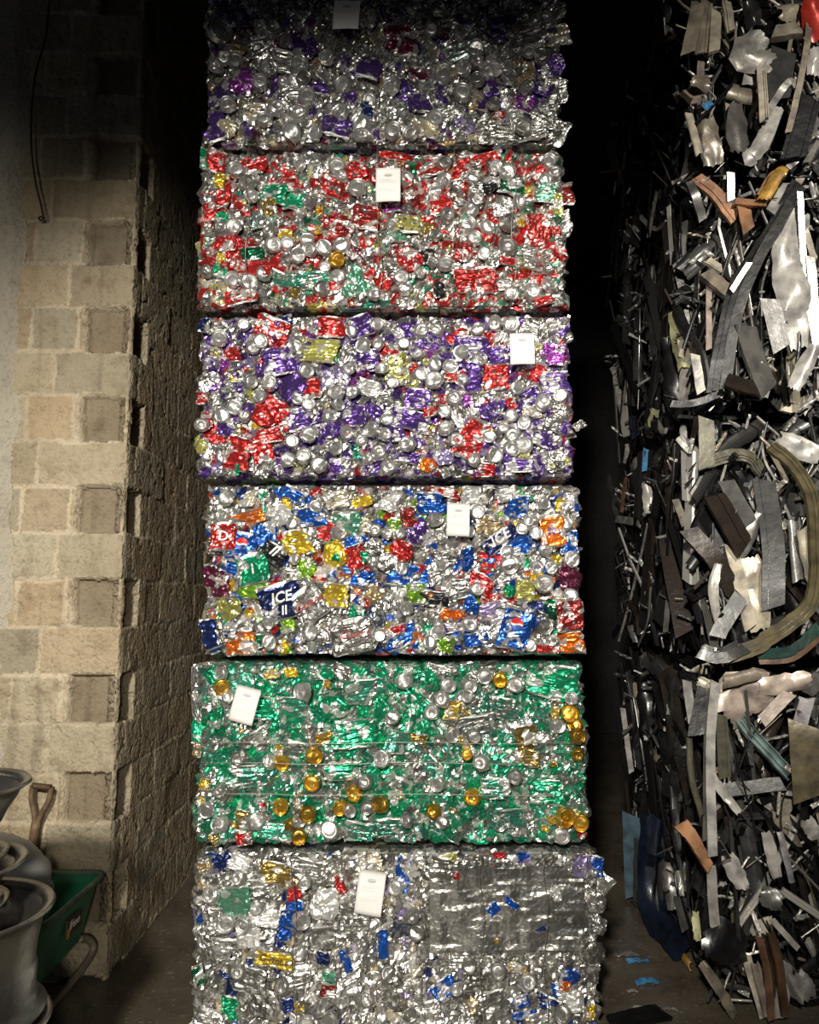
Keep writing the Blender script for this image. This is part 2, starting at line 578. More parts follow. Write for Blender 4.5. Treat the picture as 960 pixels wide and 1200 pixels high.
def paper_label(parent, p, w, h, rot):
    mb = MB()
    nx, nz = 8, 10
    for side in (0, 1):
        pass
    def surf(u, v):
        x = (u - .5) * w; z = (v - .5) * h
        return x, -.006 * math.cos((u - .5) * 2.2) - .008 * max(0, .25 - v) * 4 * (u - .2) - .004 * math.sin(v * 5), z
    V, Fc = [], []
    for s in (0, .0012):
        for i in range(nx + 1):
            for k in range(nz + 1):
                x, y, z = surf(i / nx, k / nz)
                V.append((x, y + s, z))
    n1 = (nx + 1) * (nz + 1)
    g = lambda i, k, s=0: s * n1 + i * (nz + 1) + k
    for i in range(nx):
        for k in range(nz):
            Fc.append((g(i, k), g(i + 1, k), g(i + 1, k + 1), g(i, k + 1)))
            Fc.append((g(i, k, 1), g(i, k + 1, 1), g(i + 1, k + 1, 1), g(i + 1, k, 1)))
    for i in range(nx):
        for k in (0, nz):
            Fc.append((g(i, k), g(i, k, 1), g(i + 1, k, 1), g(i + 1, k)))
    for k in range(nz):
        for i in (0, nx):
            Fc.append((g(i, k), g(i, k + 1), g(i, k + 1, 1), g(i, k, 1)))
    mb.add(V, Fc, 0)
    def bar(u0, u1, v0, v1):
        K = 6
        VV, FF = [], []
        for q in range(K + 1):
            u = u0 + (u1 - u0) * q / K
            for v in (v0, v1):
                x, y, z = surf(u, v); VV.append((x, y - .0012, z))
        for q in range(K):
            FF.append((q * 2, q * 2 + 2, q * 2 + 3, q * 2 + 1))
        mb.add(VV, FF, 1)
    bar(.36, .64, .80, .815); bar(.34, .66, .755, .78); bar(.38, .60, .735, .745)
    rr = random.Random(int(p.x * 999 + p.z * 77))
    for v in (.64, .60, .55, .36, .31):
        bar(.14, rr.uniform(.5, .84), v, v + .004)
    o = mb.build('paper_label', (M_PAPER, M_PRINT), parent, smooth=True)
    o.location = p; o.rotation_euler = (math.radians(R.uniform(-3, 5)), math.radians(rot), 0)
    o['label'] = 'white paper tag with small grey print'
    return o

def lettering(can, text, size, mat, italic=0., zoff=0., xoff=0., name='lettering'):
    """letters laid on the front of a crushed can; can has non-uniform scale, so work in its unit space"""
    cu = bpy.data.curves.new('tmp', 'FONT')
    cu.body = text; cu.align_x = 'CENTER'; cu.align_y = 'CENTER'; cu.size = 1; cu.shear = italic; cu.offset = .02
    cu.resolution_u = 2
    to = bpy.data.objects.new('tmp', cu)
    COL.objects.link(to)
    bpy.context.view_layer.update()
    dg = bpy.context.evaluated_depsgraph_get()
    me = bpy.data.meshes.new_from_object(to.evaluated_get(dg))
    bpy.data.objects.remove(to); bpy.data.curves.remove(cu)
    import bmesh
    bm = bmesh.new(); bm.from_mesh(me)
    bmesh.ops.triangulate(bm, faces=bm.faces[:])
    bmesh.ops.subdivide_edges(bm, edges=[e for e in bm.edges if e.calc_length() > .25], cuts=2)
    bm.to_mesh(me); bm.free()
    me.name = name
    cm = can.data
    bv = BVHTree.FromPolygons([v.co for v in cm.vertices], [p.vertices for p in cm.polygons])
    sx, sy, sz = can.scale
    for v in me.vertices:
        x = v.co.x * size / sx + xoff; z = v.co.y * size / sz + zoff
        hit = bv.ray_cast(Vector((x, -3, z)), Vector((0, 1, 0)))
        y = hit[0].y if hit[0] else 0
        v.co = (x, y - .0022 / sy, z)
    me.materials.clear(); me.materials.append(mat)
    o = obj(name, me, can)
    return o

def globe(can, size, zoff=0, xoff=0):
    """round emblem: red upper half, white wave, blue lower half"""
    cm = can.data
    bv = BVHTree.FromPolygons([v.co for v in cm.vertices], [p.vertices for p in cm.polygons])
    sx, sy, sz = can.scale
    mb = MB()
    def drop(x, z, e):
        X, Z = x * size / sx + xoff, z * size / sz + zoff
        h = bv.ray_cast(Vector((X, -3, Z)), Vector((0, 1, 0)))
        return (X, (h[0].y if h[0] else 0) - e / sy, Z)
    n = 16
    for m, lo, hi in ((0, .08, 1), (1, -.22, .08), (2, -1, -.22)):
        V, Fc = [], []
        for i in range(n + 1):
            x = -1 + 2 * i / n
            e = math.sqrt(max(0, 1 - x * x)); wv = .16 * math.sin(x * 3)
            a = max(-e, min(e, (lo + wv) if lo > -1 else -1)); b = max(-e, min(e, (hi + wv) if hi < 1 else 1))
            V += [drop(x, a, .0024), drop(x, b, .0024)]
        Fc = [(2 * i, 2 * i + 2, 2 * i + 3, 2 * i + 1) for i in range(n)]
        mb.add(V, Fc, m)
    return mb.build('round_emblem', (M_REDINK2, M_WHITEINK, M_BLUEINK), can)
M_REDINK2 = simple('bright_red_lettering', (.7, .03, .03, 1), .4, .1)

BALES = []
def fit(o, z0, z1, inv):
    # keep a piece between the lower and upper face of its bale
    M = Matrix.LocRotScale(None, o.rotation_euler, o.scale)
    A = np.empty(len(o.data.vertices) * 3); o.data.vertices.foreach_get('co', A)
    zz = A.reshape(-1, 3) @ np.array(M)[2, :3]
    lo, hi = o.location.z + inv.z + zz.min(), o.location.z + inv.z + zz.max()
    if hi - lo > z1 - z0 - .004: return
    if lo < z0 + .002: o.location.z += z0 + .002 - lo
    elif hi > z1 - .002: o.location.z -= hi - z1 + .002
def can_bale(label, x0, x1, y0, y1, z0, z1, cans, lids, fill, lidcol, tags, seed, wires=(), hwires=(), smoothzone=None, n_lids=60, fillsize=(20, 34)):
    ym = (y0 + y1) / 2
    X0, X1 = at(x0, ym, STACK_Y).x, at(x1, ym, STACK_Y).x
    H = z1 - z0
    base = Vector(((X0 + X1) / 2, STACK_Y + .56, z0))
    root = thing('can_bale', label, 'bale', base, 'bales of crushed cans in the tall stack')
    rr = random.Random(seed)
    inv = Vector((base.x, base.y, base.z))
    sz = None
    if smoothzone:
        a = at(smoothzone[0], smoothzone[1], STACK_Y); b = at(smoothzone[2], smoothzone[3], STACK_Y)
        sz = (a.x - X0, b.x - X0, b.z - z0, a.z - z0)
    core = bale_core('packed_cans', X0, X1, STACK_Y + .018, STACK_Y + 1.1, H, fill, seed, root, sz)
    core.location = Vector((X0, STACK_Y + .018, z0)) - inv
    letters = [f[0] for f in fill]; ws = [f[1] for f in fill]
    placed = []
    count = [0]
    def put(px, py, w, h, rot, c, front=0., shape=None):
        p = at(px, py, STACK_Y)
        s = (p - CAM).dot(Vector((0, math.cos(PITCH), math.sin(PITCH)))) / F
        W_, H_ = w * s * 1.12, h * s * 1.12
        lim = max(W_, H_) * .40
        p.z = min(max(p.z, z0 + min(lim, .03)), z1 - min(lim, .03))
        sq = .75 < w / h < 1.33
        me = shape or (rr.choice(WAD) if (sq and rr.random() < .45) else rr.choice(BODY))
        o = obj('crushed_can', me, root)
        o.scale = (W_ * 1.05, max(.045, .5 * (W_ + H_) / 2) , H_ * 1.05)
        o.rotation_euler = (math.radians(rr.uniform(-16, 16)), math.radians(rot + rr.uniform(-3, 3)), math.radians(rr.uniform(-16, 16)))
        o.location = Vector((p.x, STACK_Y + .021 - front + rr.uniform(-.006, .009), p.z)) - inv
        o.color = jit(PAL[c])
        fit(o, z0, z1, inv)
        placed.append((px, py, min(w, h) / 2)); count[0] += 1
        return o
    special = []
    for e in cans.split(';'):
        e = e.strip()
        if not e: continue
        q = e.split(',')
        px, py, w, h = map(float, q[:4]); rot = float(q[4]) if len(q) > 4 and q[4] else rr.uniform(-15, 15)
        # last item: colour letter and optional text code
        c = q[5] if len(q) > 5 else 's'
        if len(q) > 6:
            o = put(px, py, w, h, rot, c, .028, BODY[3] if q[6] != 'E' else None)
            o.rotation_euler[0] *= .3; o.rotation_euler[2] *= .3
            special.append((o, q[6:]))
        else:
            put(px, py, w, h, rot, c, .011)
    lidn = 0
    def putlid(px, py, r, c):
        nonlocal lidn
        p = at(px, py, STACK_Y)
        s = (p - CAM).length / F * .97
        o = obj('can_lid', rr.choice(LID[:12]) if c != 'W' else LID[12], root)
        d = 2 * r * s * 1.06
        o.scale = (d, d, d)
        o.rotation_euler = (math.radians(rr.uniform(-22, 22)), math.radians(rr.uniform(0, 360)), math.radians(rr.uniform(-22, 22)))
        o.location = Vector((p.x, STACK_Y - .010 + rr.uniform(-.006, .005), p.z)) - inv
        col = {'s': (.78, .77, .75, 1), 'g': (.78, .50, .08, 1), 'G': (.45, .30, .06, 1), 'W': (.85, .85, .83, 1), 'S': (.5, .49, .47, 1)}[c]
        o.color = col
        fit(o, z0, z1, inv)
        placed.append((px, py, r)); lidn += 1
    for e in lids.split(';'):
        e = e.strip()
        if not e: continue
        q = e.split(',')
        putlid(float(q[0]), float(q[1]), float(q[2]) if len(q) > 2 and q[2] else rr.uniform(8, 9.5), q[3] if len(q) > 3 else 's')
    def inzone(px, py):
        return smoothzone and smoothzone[0] - 6 < px < smoothzone[2] + 6 and smoothzone[1] - 4 < py < smoothzone[3] + 4
    # fill the rest of the face
    tries = 0
    yb0 = max(y0, -18)
    while count[0] < 100 and tries < 4000:
        tries += 1
        px, py = rr.uniform(x0 + 4, x1 - 4), rr.uniform(yb0 + 7, y1 - 7)
        k = .85 if tries < 2500 else .5
        if inzone(px, py) or any((px - a) ** 2 + (py - b) ** 2 < ((r_ + 10) * k) ** 2 for a, b, r_ in placed):
            continue
        c = rr.choices(letters, ws)[0]
        put(px, py, rr.uniform(*fillsize), rr.uniform(*fillsize) * .85, rr.uniform(-90, 90), c, -.008)
    tries = 0
    while lidn < n_lids and tries < 3000:
        tries += 1
        px, py = rr.uniform(x0 + 8, x1 - 8), rr.uniform(yb0 + 10, y1 - 10)
        if inzone(px, py) or any((px - a) ** 2 + (py - b) ** 2 < (r_ * .7 + 6) ** 2 for a, b, r_ in placed):
            continue
        putlid(px, py, rr.uniform(6.5, 9), rr.choice(lidcol))
    # ragged lip of flattened cans along the upper and lower edges and down the sides
    for o, q in special:
        code = q[0]
        if code == 'GLOBE': globe(o, .022, .12, -.05)
        elif code == 'ICE':
            lettering(o, q[1], .052, M_WHITEINK, .2, .12); 
            if len(q) > 2: lettering(o, q[2], .045, M_WHITEINK, .2, -.25)
        elif code == 'RED': lettering(o, q[1], .040, M_REDINK, .35, .05)
        elif code == 'WHITE': lettering(o, q[1], .05, M_WHITEINK, 0, 0)
        elif code == 'BLUE': lettering(o, q[1], .033, M_BLUEINK, .1, 0)
        elif code == 'DARK': lettering(o, q[1], .03, M_DARKINK, .1, 0)
    for (px, py, rot, w, h) in tags:
        p = at(px, py, STACK_Y - .05)
        s = (p - CAM).length / F
        paper_label(root, p - inv, w * s * .95, h * s * .95, rot)
    for px in wires:
        P = []
        for k in range(15):
            z = z0 + .01 + (H - .02) * k / 14
            yy = y1 + (y0 - y1) * k / 14
            a = at(px + 3 * math.sin(k * .9 + px), yy, STACK_Y - .028)
            P.append(Vector((a.x, STACK_Y - .030 + .006 * math.sin(k * 1.7 + px), z)) - inv)
        P = [P[0] + Vector((0, .08, 0))] + P + [P[-1] + Vector((0, .08, 0))]
        mb = MB(); mb.tube(P, .0016, 6)
        mb.build('baling_wire', M_WIRE, root, smooth=True)
    for py in hwires:
        a, b = at(x0 + 2, py, STACK_Y - .026), at(x1 - 2, py + rr.uniform(-3, 3), STACK_Y - .026)
        P = [a.lerp(b, k / 20) + Vector((0, .004 * math.sin(k * 2.1), .003 * math.sin(k * .7))) - inv for k in range(21)]
        P = [P[0] + Vector((0, .1, 0))] + P + [P[-1] + Vector((0, .1, 0))]
        mb = MB(); mb.tube(P, .0014, 6)
        mb.build('baling_wire', M_WIRE, root, smooth=True)
    BALES.append(root)
    return root

Z = [0.0, .648, 1.290, 1.925, 2.560, 3.205, 3.85]

can_bale('topmost bale of the can stack, dull silver with purple, half in shadow', 240, 660, -16, 167, Z[5], Z[6],
 '279,18,20,22,,p;356,53,28,30,,p;308,55,30,24,,S;277,55,22,18,,t;284,96,22,28,,P;255,108,24,22,,p;371,101,24,14,,p;395,147,30,24,,p;430,128,10,20,,n;253,147,18,34,,p;434,76,24,30,,p;'
 '577,73,24,28,5,w;493,119,26,22,,p;578,105,20,20,,p;613,119,22,22,,P;636,103,20,16,,p;473,103,20,20,,p;585,133,10,8,,r;548,149,26,18,,v;527,135,32,20,,S;640,137,30,24,,S;300,130,26,20,,c;265,150,20,20,,c;'
 '540,60,40,30,,e;620,40,36,30,,S;470,45,30,30,,m;500,20,34,26,,S;330,70,30,22,,S;345,112,26,24,,s;500,150,30,18,,c;590,152,30,16,,s;625,155,30,14,,s',
 '261,38,11;320,34,9;264,69,8;316,80,9;332,96,7;346,96,8;325,125,9;351,131,10;342,155,10;367,156,8,W;422,145,9,W;425,158,8;401,99,8;519,85,9;559,92,8,S;542,108,9;620,101,8,S;606,141,8;461,153,9;480,156,8;435,20,5;434,27,5;555,10,6,S;605,40,8,S;640,20,7',
 [('s', 34), ('S', 34), ('p', 14), ('P', 3), ('e', 5), ('t', 4), ('c', 4), ('m', 5)], ['s', 's', 'S'], [(406, 18, 3, 27, 34)], 21)

can_bale('second bale from the top of the can stack, red, silver and dull green cans', 233, 662, 172, 362, Z[4], Z[5] - .012,
 '296,191,26,20,0,r;252,183,18,22,,r;240,185,10,20,,g;321,225,26,22,,g;343,234,22,20,,g;315,241,18,20,,D;300,257,20,20,,e;374,245,8,10,,y;334,272,14,10,,y;373,268,8,10,,y;429,254,28,26,,R;395,266,34,20,25,R;417,296,18,16,,m;'
 '296,296,24,14,,G;258,315,16,16,,g;258,300,10,12,,y;298,314,36,18,,r;333,325,32,18,,q;368,328,32,18,,q;280,346,36,20,,r;345,344,14,18,,D;391,334,14,16,,r;420,334,30,36,,M;431,321,12,18,,r;259,227,18,26,,r;264,284,24,18,,r;257,211,12,16,,y;'
 '392,218,32,24,,r;417,197,24,20,,r;350,214,30,14,,r;246,247,14,18,,r;259,254,14,14,,g;508,193,26,22,,r;539,195,24,22,,r;571,181,30,12,-15,r;464,181,36,8,0,r;459,242,18,12,,P;600,216,26,20,,G;576,214,20,20,,k;518,238,22,24,,r;'
 '632,302,34,26,,S;636,200,22,14,-30,r;632,270,26,32,,R;610,259,8,10,,y;479,303,28,28,,r;500,299,16,16,,k;541,294,24,24,,R;548,329,24,24,,r;569,327,22,28,,R;597,306,22,8,,r;497,266,20,16,,D;630,327,14,12,,r;637,352,20,8,,r;450,329,16,20,,r;515,338,14,18,,k;'
 '480,262,26,20,,Y;465,275,20,14,,M;560,215,18,18,,s;655,280,10,30,,R;655,240,10,24,,Y;640,225,20,20,,M;590,240,22,22,,S;580,300,20,26,,e',
 '419,218,9;395,194,9;396,306,8,g;275,266,9;360,280,8,W;337,286,8;362,293,8;272,328,9;294,331,10;477,209,9;548,261,10;573,266,8,W;598,261,9,S;595,289,10,S;644,188,8;646,332,9;625,341,10;493,320,6;475,336,8;552,243,9;556,208,7;610,236,8;380,290,9,W;350,300,8;440,345,8;600,345,8;400,286,9,W',
 [('r', 22), ('s', 34), ('q', 8), ('R', 10), ('S', 16), ('Y', 3), ('G', 2), ('c', 3)], ['s', 's', 'S'], [(455, 217, 0, 28, 40)], 22, wires=(290, 445, 530, 602))

can_bale('third bale from the top of the can stack, mostly purple and silver with red patches', 231, 671, 366, 560, Z[3], Z[4] - .012,
 '318,388,34,30,20,r;291,393,20,24,,p;326,423,34,28,,p;333,372,16,14,,n;278,437,22,20,,y;272,415,16,16,,r;264,425,10,12,,P;366,409,50,26,5,Y;389,418,12,10,,g;389,383,28,22,,r;342,450,32,34,,p;366,454,18,24,0,r;394,442,30,26,,v;'
 '424,381,26,22,,p;431,421,24,22,,p;422,433,14,14,,P;433,454,24,16,,w;316,480,36,34,10,r;330,494,30,22,,r;314,510,30,16,,r;278,531,26,34,10,r;307,529,22,22,,r;278,550,4,12,0,g;264,501,18,14,,p;303,496,14,8,,y;270,463,30,24,,e;356,489,34,24,,p;'
 '389,501,26,22,,p;415,487,26,22,,p;436,484,26,20,,p;417,529,8,16,-20,g;408,524,12,14,,n;235,465,10,14,,r;241,491,12,18,,r;239,381,14,16,,n;474,387,22,20,,p;510,402,26,18,30,p;499,409,22,14,20,P;535,392,20,20,,r;552,406,34,22,,p;482,429,14,14,,r;465,432,26,32,,Y;'
 '535,440,20,12,,r;555,442,16,30,0,p;582,440,26,26,0,r;634,437,20,20,25,r;650,450,28,24,,p;622,465,20,20,,p;577,482,26,20,,p;585,415,20,18,,p;554,515,28,42,30,r;570,550,18,14,,r;630,505,28,28,,p;490,467,26,22,,p;482,492,40,20,,p;475,535,28,12,,p;'
 '465,507,16,20,,p;502,544,18,14,,o;519,467,14,10,,r;504,482,14,10,,r;600,472,10,12,,r;650,415,20,22,,P;652,495,24,20,,S;655,480,22,20,,S;680,498,14,8,-30,s;400,545,22,16,,p;440,548,20,14,,p;520,535,22,18,,v;610,545,30,14,,p;650,540,24,22,,s;625,480,20,14,,c;450,470,20,22,,s;330,545,20,16,,p',
 '258,395,9;316,448,9;360,435,9;393,460,9;424,406,9,W;260,487,9,W;237,498,8;390,487,9;343,517,8;363,510,9;339,538,9;356,533,9;374,545,9;394,526,8;408,508,8;434,504,9;445,529,9;398,475,7;495,387,9;560,384,8;579,380,9;511,427,8,W;529,429,9,W;507,446,11;637,470,10;599,487,8;599,526,9;612,522,10;580,534,9;475,520,10;456,546,9;590,500,7;522,500,9;532,467,9;454,490,8,W;442,380,8;600,380,9;563,421,9;540,445,8;620,395,7;412,460,8;600,510,9',
 [('p', 34), ('s', 42), ('r', 8), ('v', 7), ('Y', 3), ('P', 3), ('S', 6)], ['s', 's', 's', 'W'], [(612, 409, 0, 29, 39)], 23, n_lids=72)

can_bale('fourth bale from the top, many-coloured cans in blue, yellow, orange, green and red', 238, 682, 568, 770, Z[2], Z[3] - .012,
 '289,584,17,17,,c;345,578,26,12,35,b;325,603,30,24,,w;286,608,40,14,-15,o;263,629,26,28,5,r,WHITE,D;313,624,24,28,40,b;362,606,32,22,,b;347,635,30,26,-12,y;284,642,28,30,20,b,GLOBE;297,667,32,30,-8,g,WHITE,I;273,667,14,18,,b;297,691,30,18,,l;268,712,26,24,,Y;'
 '246,675,18,24,,m;259,685,16,28,,m;331,705,44,36,-15,n,ICE,ICE,II;363,709,34,34,-30,s,RED,Coors;336,733,18,18,,l;281,755,30,24,0,o;304,751,10,14,,G;246,743,18,30,,n;270,739,14,16,,n;358,666,20,20,,l;379,621,16,22,,r;320,648,28,18,35,k,ICE,II;340,672,20,12,,s;'
 '416,589,36,12,,y;429,579,8,10,,o;407,615,30,26,,M;428,615,12,14,,c;416,633,20,10,,b;391,651,26,28,30,y;414,655,16,28,-25,r;428,652,10,12,,g;407,675,42,18,,b;393,698,28,24,5,y;441,701,32,26,20,t;430,709,8,20,-50,r;418,716,18,14,,g;437,727,24,28,,N;415,753,46,34,-5,S,RED,Coors;'
 '489,623,30,28,35,p;471,646,24,22,,r;480,675,42,22,,b;489,696,20,22,,l;509,703,30,18,5,k;507,694,22,5,5,r;529,721,24,12,,o;471,745,34,22,-20,b;465,738,22,8,-15,r;523,755,18,18,,l;527,736,18,10,,p;504,589,24,22,,b;520,576,30,10,10,r;479,607,16,22,,R;461,617,14,22,,l;'
 '556,580,26,18,,w;593,579,22,14,,w;607,594,20,28,,b;630,599,22,22,,s;617,582,14,8,,g;648,623,26,32,0,o,BLUE,Sun;573,617,32,22,,t;587,632,40,16,-35,n,ICE,ICE;597,620,6,20,-35,r;607,639,26,20,,b;668,635,18,24,,b;568,655,24,16,,r;549,655,12,26,,b;563,684,28,20,30,r;'
 '587,680,14,16,,N;598,693,12,14,,g;617,693,20,22,,Y;630,676,14,10,,y;669,678,24,30,,m;668,721,28,32,0,R,WHITE,c;646,714,20,20,,G;605,737,32,42,20,b,GLOBE;576,743,28,26,,S;670,753,24,22,,o;642,762,26,8,,r;552,710,16,20,,b;540,719,12,12,,o;630,710,22,10,20,n;580,719,34,24,,v;575,701,20,10,,r;540,690,20,20,,s;455,590,20,16,,w;395,585,24,18,,c;440,640,20,20,,s;455,660,22,20,,s;520,650,24,18,,s;'
 '450,705,20,26,,s;380,740,30,26,,S;556,750,20,14,,b;515,680,20,18,,s;350,690,24,20,,s',
 '265,584,9;316,752,9;358,684,8;512,741,9,W;503,752,8,W;470,666,8;517,628,7;663,613,8,W;598,662,12;630,666,8;646,665,8;638,684,10;670,655,10;621,756,8;552,732,9;260,605,7;270,645,8;400,625,9;395,730,8;445,745,7;560,690,8;545,600,7;640,590,7,W;520,660,7;475,715,8;365,742,9;640,735,9,S;455,625,7;345,655,6',
 [('s', 52), ('w', 8), ('b', 12), ('r', 8), ('n', 4), ('g', 3), ('y', 3), ('S', 7), ('o', 2), ('l', 2)], ['s', 's', 'W'], [(537, 609, 2, 28, 41)], 24, n_lids=45, fillsize=(18, 28))

can_bale('fifth bale from the top, green cans dotted with gold and silver lids', 228, 688, 776, 993, Z[1], Z[2] - .012,
 '340,788,14,10,,y;317,791,16,9,,y;383,802,7,9,,d;281,865,8,16,,d;380,865,18,12,-15,d;327,879,9,10,,d;350,937,9,16,,D;282,965,16,24,,D;258,982,26,14,,D;286,984,16,14,,r;235,940,10,12,,y;230,880,9,14,,t;239,920,10,12,,d;307,945,8,10,,r;'
 '531,833,17,20,,d;545,839,17,14,,D;544,872,6,20,-25,d;491,867,17,12,,D;618,866,22,26,,D;620,888,24,16,,D;651,836,8,14,,d;531,951,12,8,,D;469,933,9,9,,d;646,961,8,10,,d;683,977,10,12,,r;640,972,9,6,,d;650,895,8,6,,d;'
 '401,788,18,16,,s;459,841,16,20,,s;640,803,40,26,,g;660,800,30,34,,g;430,810,40,26,,q;415,860,44,28,,g;300,830,34,22,,g;340,830,34,22,,q;470,870,30,22,,q;390,830,30,24,,g;590,830,30,22,,Q;290,910,40,22,,q;400,905,36,18,,g;250,840,18,24,,g;248,795,16,14,,g;'
 '380,790,20,12,,g;520,782,30,9,,s;480,785,24,8,,g;580,925,30,20,,q;640,930,34,24,,g;600,960,40,18,,Q;460,970,40,18,,Q;420,975,30,18,,q;320,975,34,16,,q;560,850,36,20,,e;600,780,30,8,,g',
 '261,806,9,g;268,816,8;355,810,10;370,886,9,g;331,897,9,g;314,891,9;279,890,8,S;447,888,9;365,918,9,g;329,949,9,g;361,954,9,G;351,962,7;351,982,9,G;386,972,10;415,932,9,g;399,947,8,g;444,942,9,G;411,950,7;430,947,7,S;302,961,10;241,951,9,W;255,965,9;427,916,8,S;474,798,10;526,803,9;517,818,9;506,835,9;551,804,8;568,793,9,W;586,798,9,g;603,802,9;531,862,8;547,884,6,g;562,893,9;512,919,8;553,935,9,g;507,951,8,G;517,963,7,S;668,836,10,g;672,849,8,g;677,862,9,G;654,850,8;677,885,7,G;662,958,10,g;680,964,9,g;658,978,9;603,910,8,S;340,968,6,G;459,841,8;290,870,7,S;620,955,7,S;475,960,7,S',
 [('g', 36), ('q', 30), ('Q', 14), ('S', 12), ('s', 10), ('e', 4)], ['s', 'S'], [(287, 826, 14, 29, 42)], 25, hwires=(871, 895, 931), n_lids=58, fillsize=(20, 38))

can_bale('lowest bale of the can stack, on the floor, crumpled silver with a flat ridged half', 224, 705, 999, 1232, .004, Z[1] - .012,
 '260,1006,20,20,,n;280,1010,22,16,20,w;329,1027,42,20,,D;398,1038,10,20,,r;344,1051,14,16,,r;341,1072,20,28,15,b;334,1090,14,24,15,b;329,1103,13,18,15,n;271,1057,40,30,,M;322,1123,42,15,8,y,DARK,G-rtobe;378,1123,12,14,,n;405,1128,10,30,-20,b;390,1163,24,14,10,R;389,1147,22,12,,M;'
 '449,1107,10,30,,b;472,1027,14,40,5,b;268,1184,16,22,,g;232,1144,12,20,,G;265,1144,14,8,,n;297,1128,16,10,,n;337,1179,12,14,,n;263,1120,30,32,,s;308,1179,34,30,,s;411,1144,30,36,,s;349,1183,10,10,,d;554,998,20,14,,s;535,1027,6,8,,r;586,1002,12,6,,r;'
 '683,1013,24,24,,v;701,1017,14,20,,b;652,1049,10,14,,w;579,1067,14,10,-40,b;600,1059,14,7,30,b;630,1090,16,8,,n;582,1104,6,7,,y;478,1108,14,12,,v;521,1160,28,20,-30,b;611,1176,16,12,,b;616,1191,26,8,,b;668,1147,20,18,,b;662,1155,12,14,,o;695,1118,26,28,,s;'
 '692,1142,20,18,,s;655,1163,12,12,,b;693,1187,9,16,,y;646,1179,28,16,,n;608,1136,20,8,,t;470,1091,18,22,,N;250,1080,20,24,,s;300,1045,26,20,,s;310,1075,30,20,,w;360,1020,36,20,,s;380,1060,30,30,,w;420,1090,32,22,,s;380,1100,34,22,,s;290,1150,40,24,,s;350,1145,30,24,,s;'
 '440,1160,36,30,,s;480,1145,34,30,,s;500,1190,34,24,,s;560,1150,34,24,,s;580,1180,30,26,,S;700,1060,20,24,,s;702,1085,18,20,,S;510,1020,36,26,,s;520,1000,30,14,,Y;440,1055,16,20,,s;430,1010,30,20,,c;290,1100,26,22,,w;240,1110,20,26,,s;250,1035,18,16,,s;238,1020,14,14,,t;640,1200,30,20,,S;670,1175,26,20,,w',
 '265,1081,10;245,1049,9;350,1115,7;330,1155,8,S;285,1083,8;455,1140,8,S;620,1150,8;550,1130,7,S;430,1170,8;600,1200,8,S;355,1079,9',
 [('s', 62), ('w', 10), ('S', 16), ('n', 3), ('b', 2), ('t', 1), ('v', 4), ('c', 3)], ['s', 'S'], [(434, 1046, 8, 30, 46)], 26, wires=(345, 432, 497, 565, 640), smoothzone=(503, 1016, 690, 1118), n_lids=34, fillsize=(20, 34))

# ------------------------------------------------------------------ scrap profile bales on the right
SC = {
 'k': (.012, .012, .013, 1), 'K': (.035, .034, .033, 1), 'g': (.13, .125, .115, 1), 'G': (.06, .06, .058, 1), 'l': (.42, .40, .36, 1),
 'w': (.60, .58, .53, 1), 'c': (.58, .52, .40, 1), 't': (.34, .29, .22, 1), 'b': (.035, .025, .018, 1), 'B': (.14, .075, .045, 1),
 'o': (.48, .25, .13, 1), 'O': (.62, .36, .08, 1), 's': (.62, .60, .56, 1), 'n': (.011, .018, .038, 1), 'u': (.10, .17, .22, 1), 'U': (.08, .28, .55, 1),
 'y': (.55, .54, .30, 1), 'v': (.12, .10, .055, 1), 'V': (.10, .093, .06, 1), 'e': (.012, .06, .045, 1), 'T': (.20, .28, .27, 1), 'r': (.6, .05, .03, 1), 'p': (.52, .43, .36, 1), 'L': (.33, .31, .32, 1),
}
RAWC = set('s')

def section(kind, w, rr):
    h = w / 2
    if kind == 'flat':
        return [(-h, 0), (h, 0), (h, .003), (-h, .003)]
    if kind == 'rib':
        n = rr.choice([1, 2, 2, 3])
        P = [(-h, .014)]
        cuts = [0] + sorted(rr.uniform(.12, .88) for _ in range(n - 1)) + [1]
        for i in range(n):
            a = -h + w * cuts[i]; b = -h + w * cuts[i + 1]; g = min((b - a) * .3, .003)
            P += [(a + .0005, .0), (b - g, .0), (b - g, .006), (b - .0005, .006)]
        P[-1] = (h, .0); P[-2] = (h - .002, .0)
        P += [(h, .014)]
        return P
    if kind == 'chan':
        t = .003; d = min(.03, w * .5)
        return [(-h, 0), (h, 0), (h, d), (h - t, d), (h - t, t), (-h + t, t), (-h + t, d), (-h, d)]
    if kind == 'open':
        t = .003; d = min(.03, w * .5)
        return [(-h, 0), (-h + t, 0), (-h + t, d - t), (-.002, d - t), (-.002, d * .4), (.002, d * .4), (.002, d - t), (h - t, d - t), (h - t, 0), (h, 0), (h, d), (-h, d)]
    if kind == 'box':
        d = min(w * .6, .035); c = w * .12
        return [(-h + c, 0), (h - c, 0), (h, c), (h, d), (-h, d), (-h, c)]
    if kind == 'arc':
        n = 7; P = []
        for i in range(n + 1):
            a = math.pi * (i / n); P.append((-h * math.cos(a), h * .5 * (1 - math.sin(a))))
        for i in range(n, -1, -1):
            a = math.pi * (i / n); P.append((-(h - .003) * math.cos(a), h * .5 * (1 - math.sin(a)) + .003))
        return P
    if kind == 'pipe':
        return [(h * math.cos(a), h + h * math.sin(a)) for a in [2 * math.pi * i / 12 for i in range(12)]]

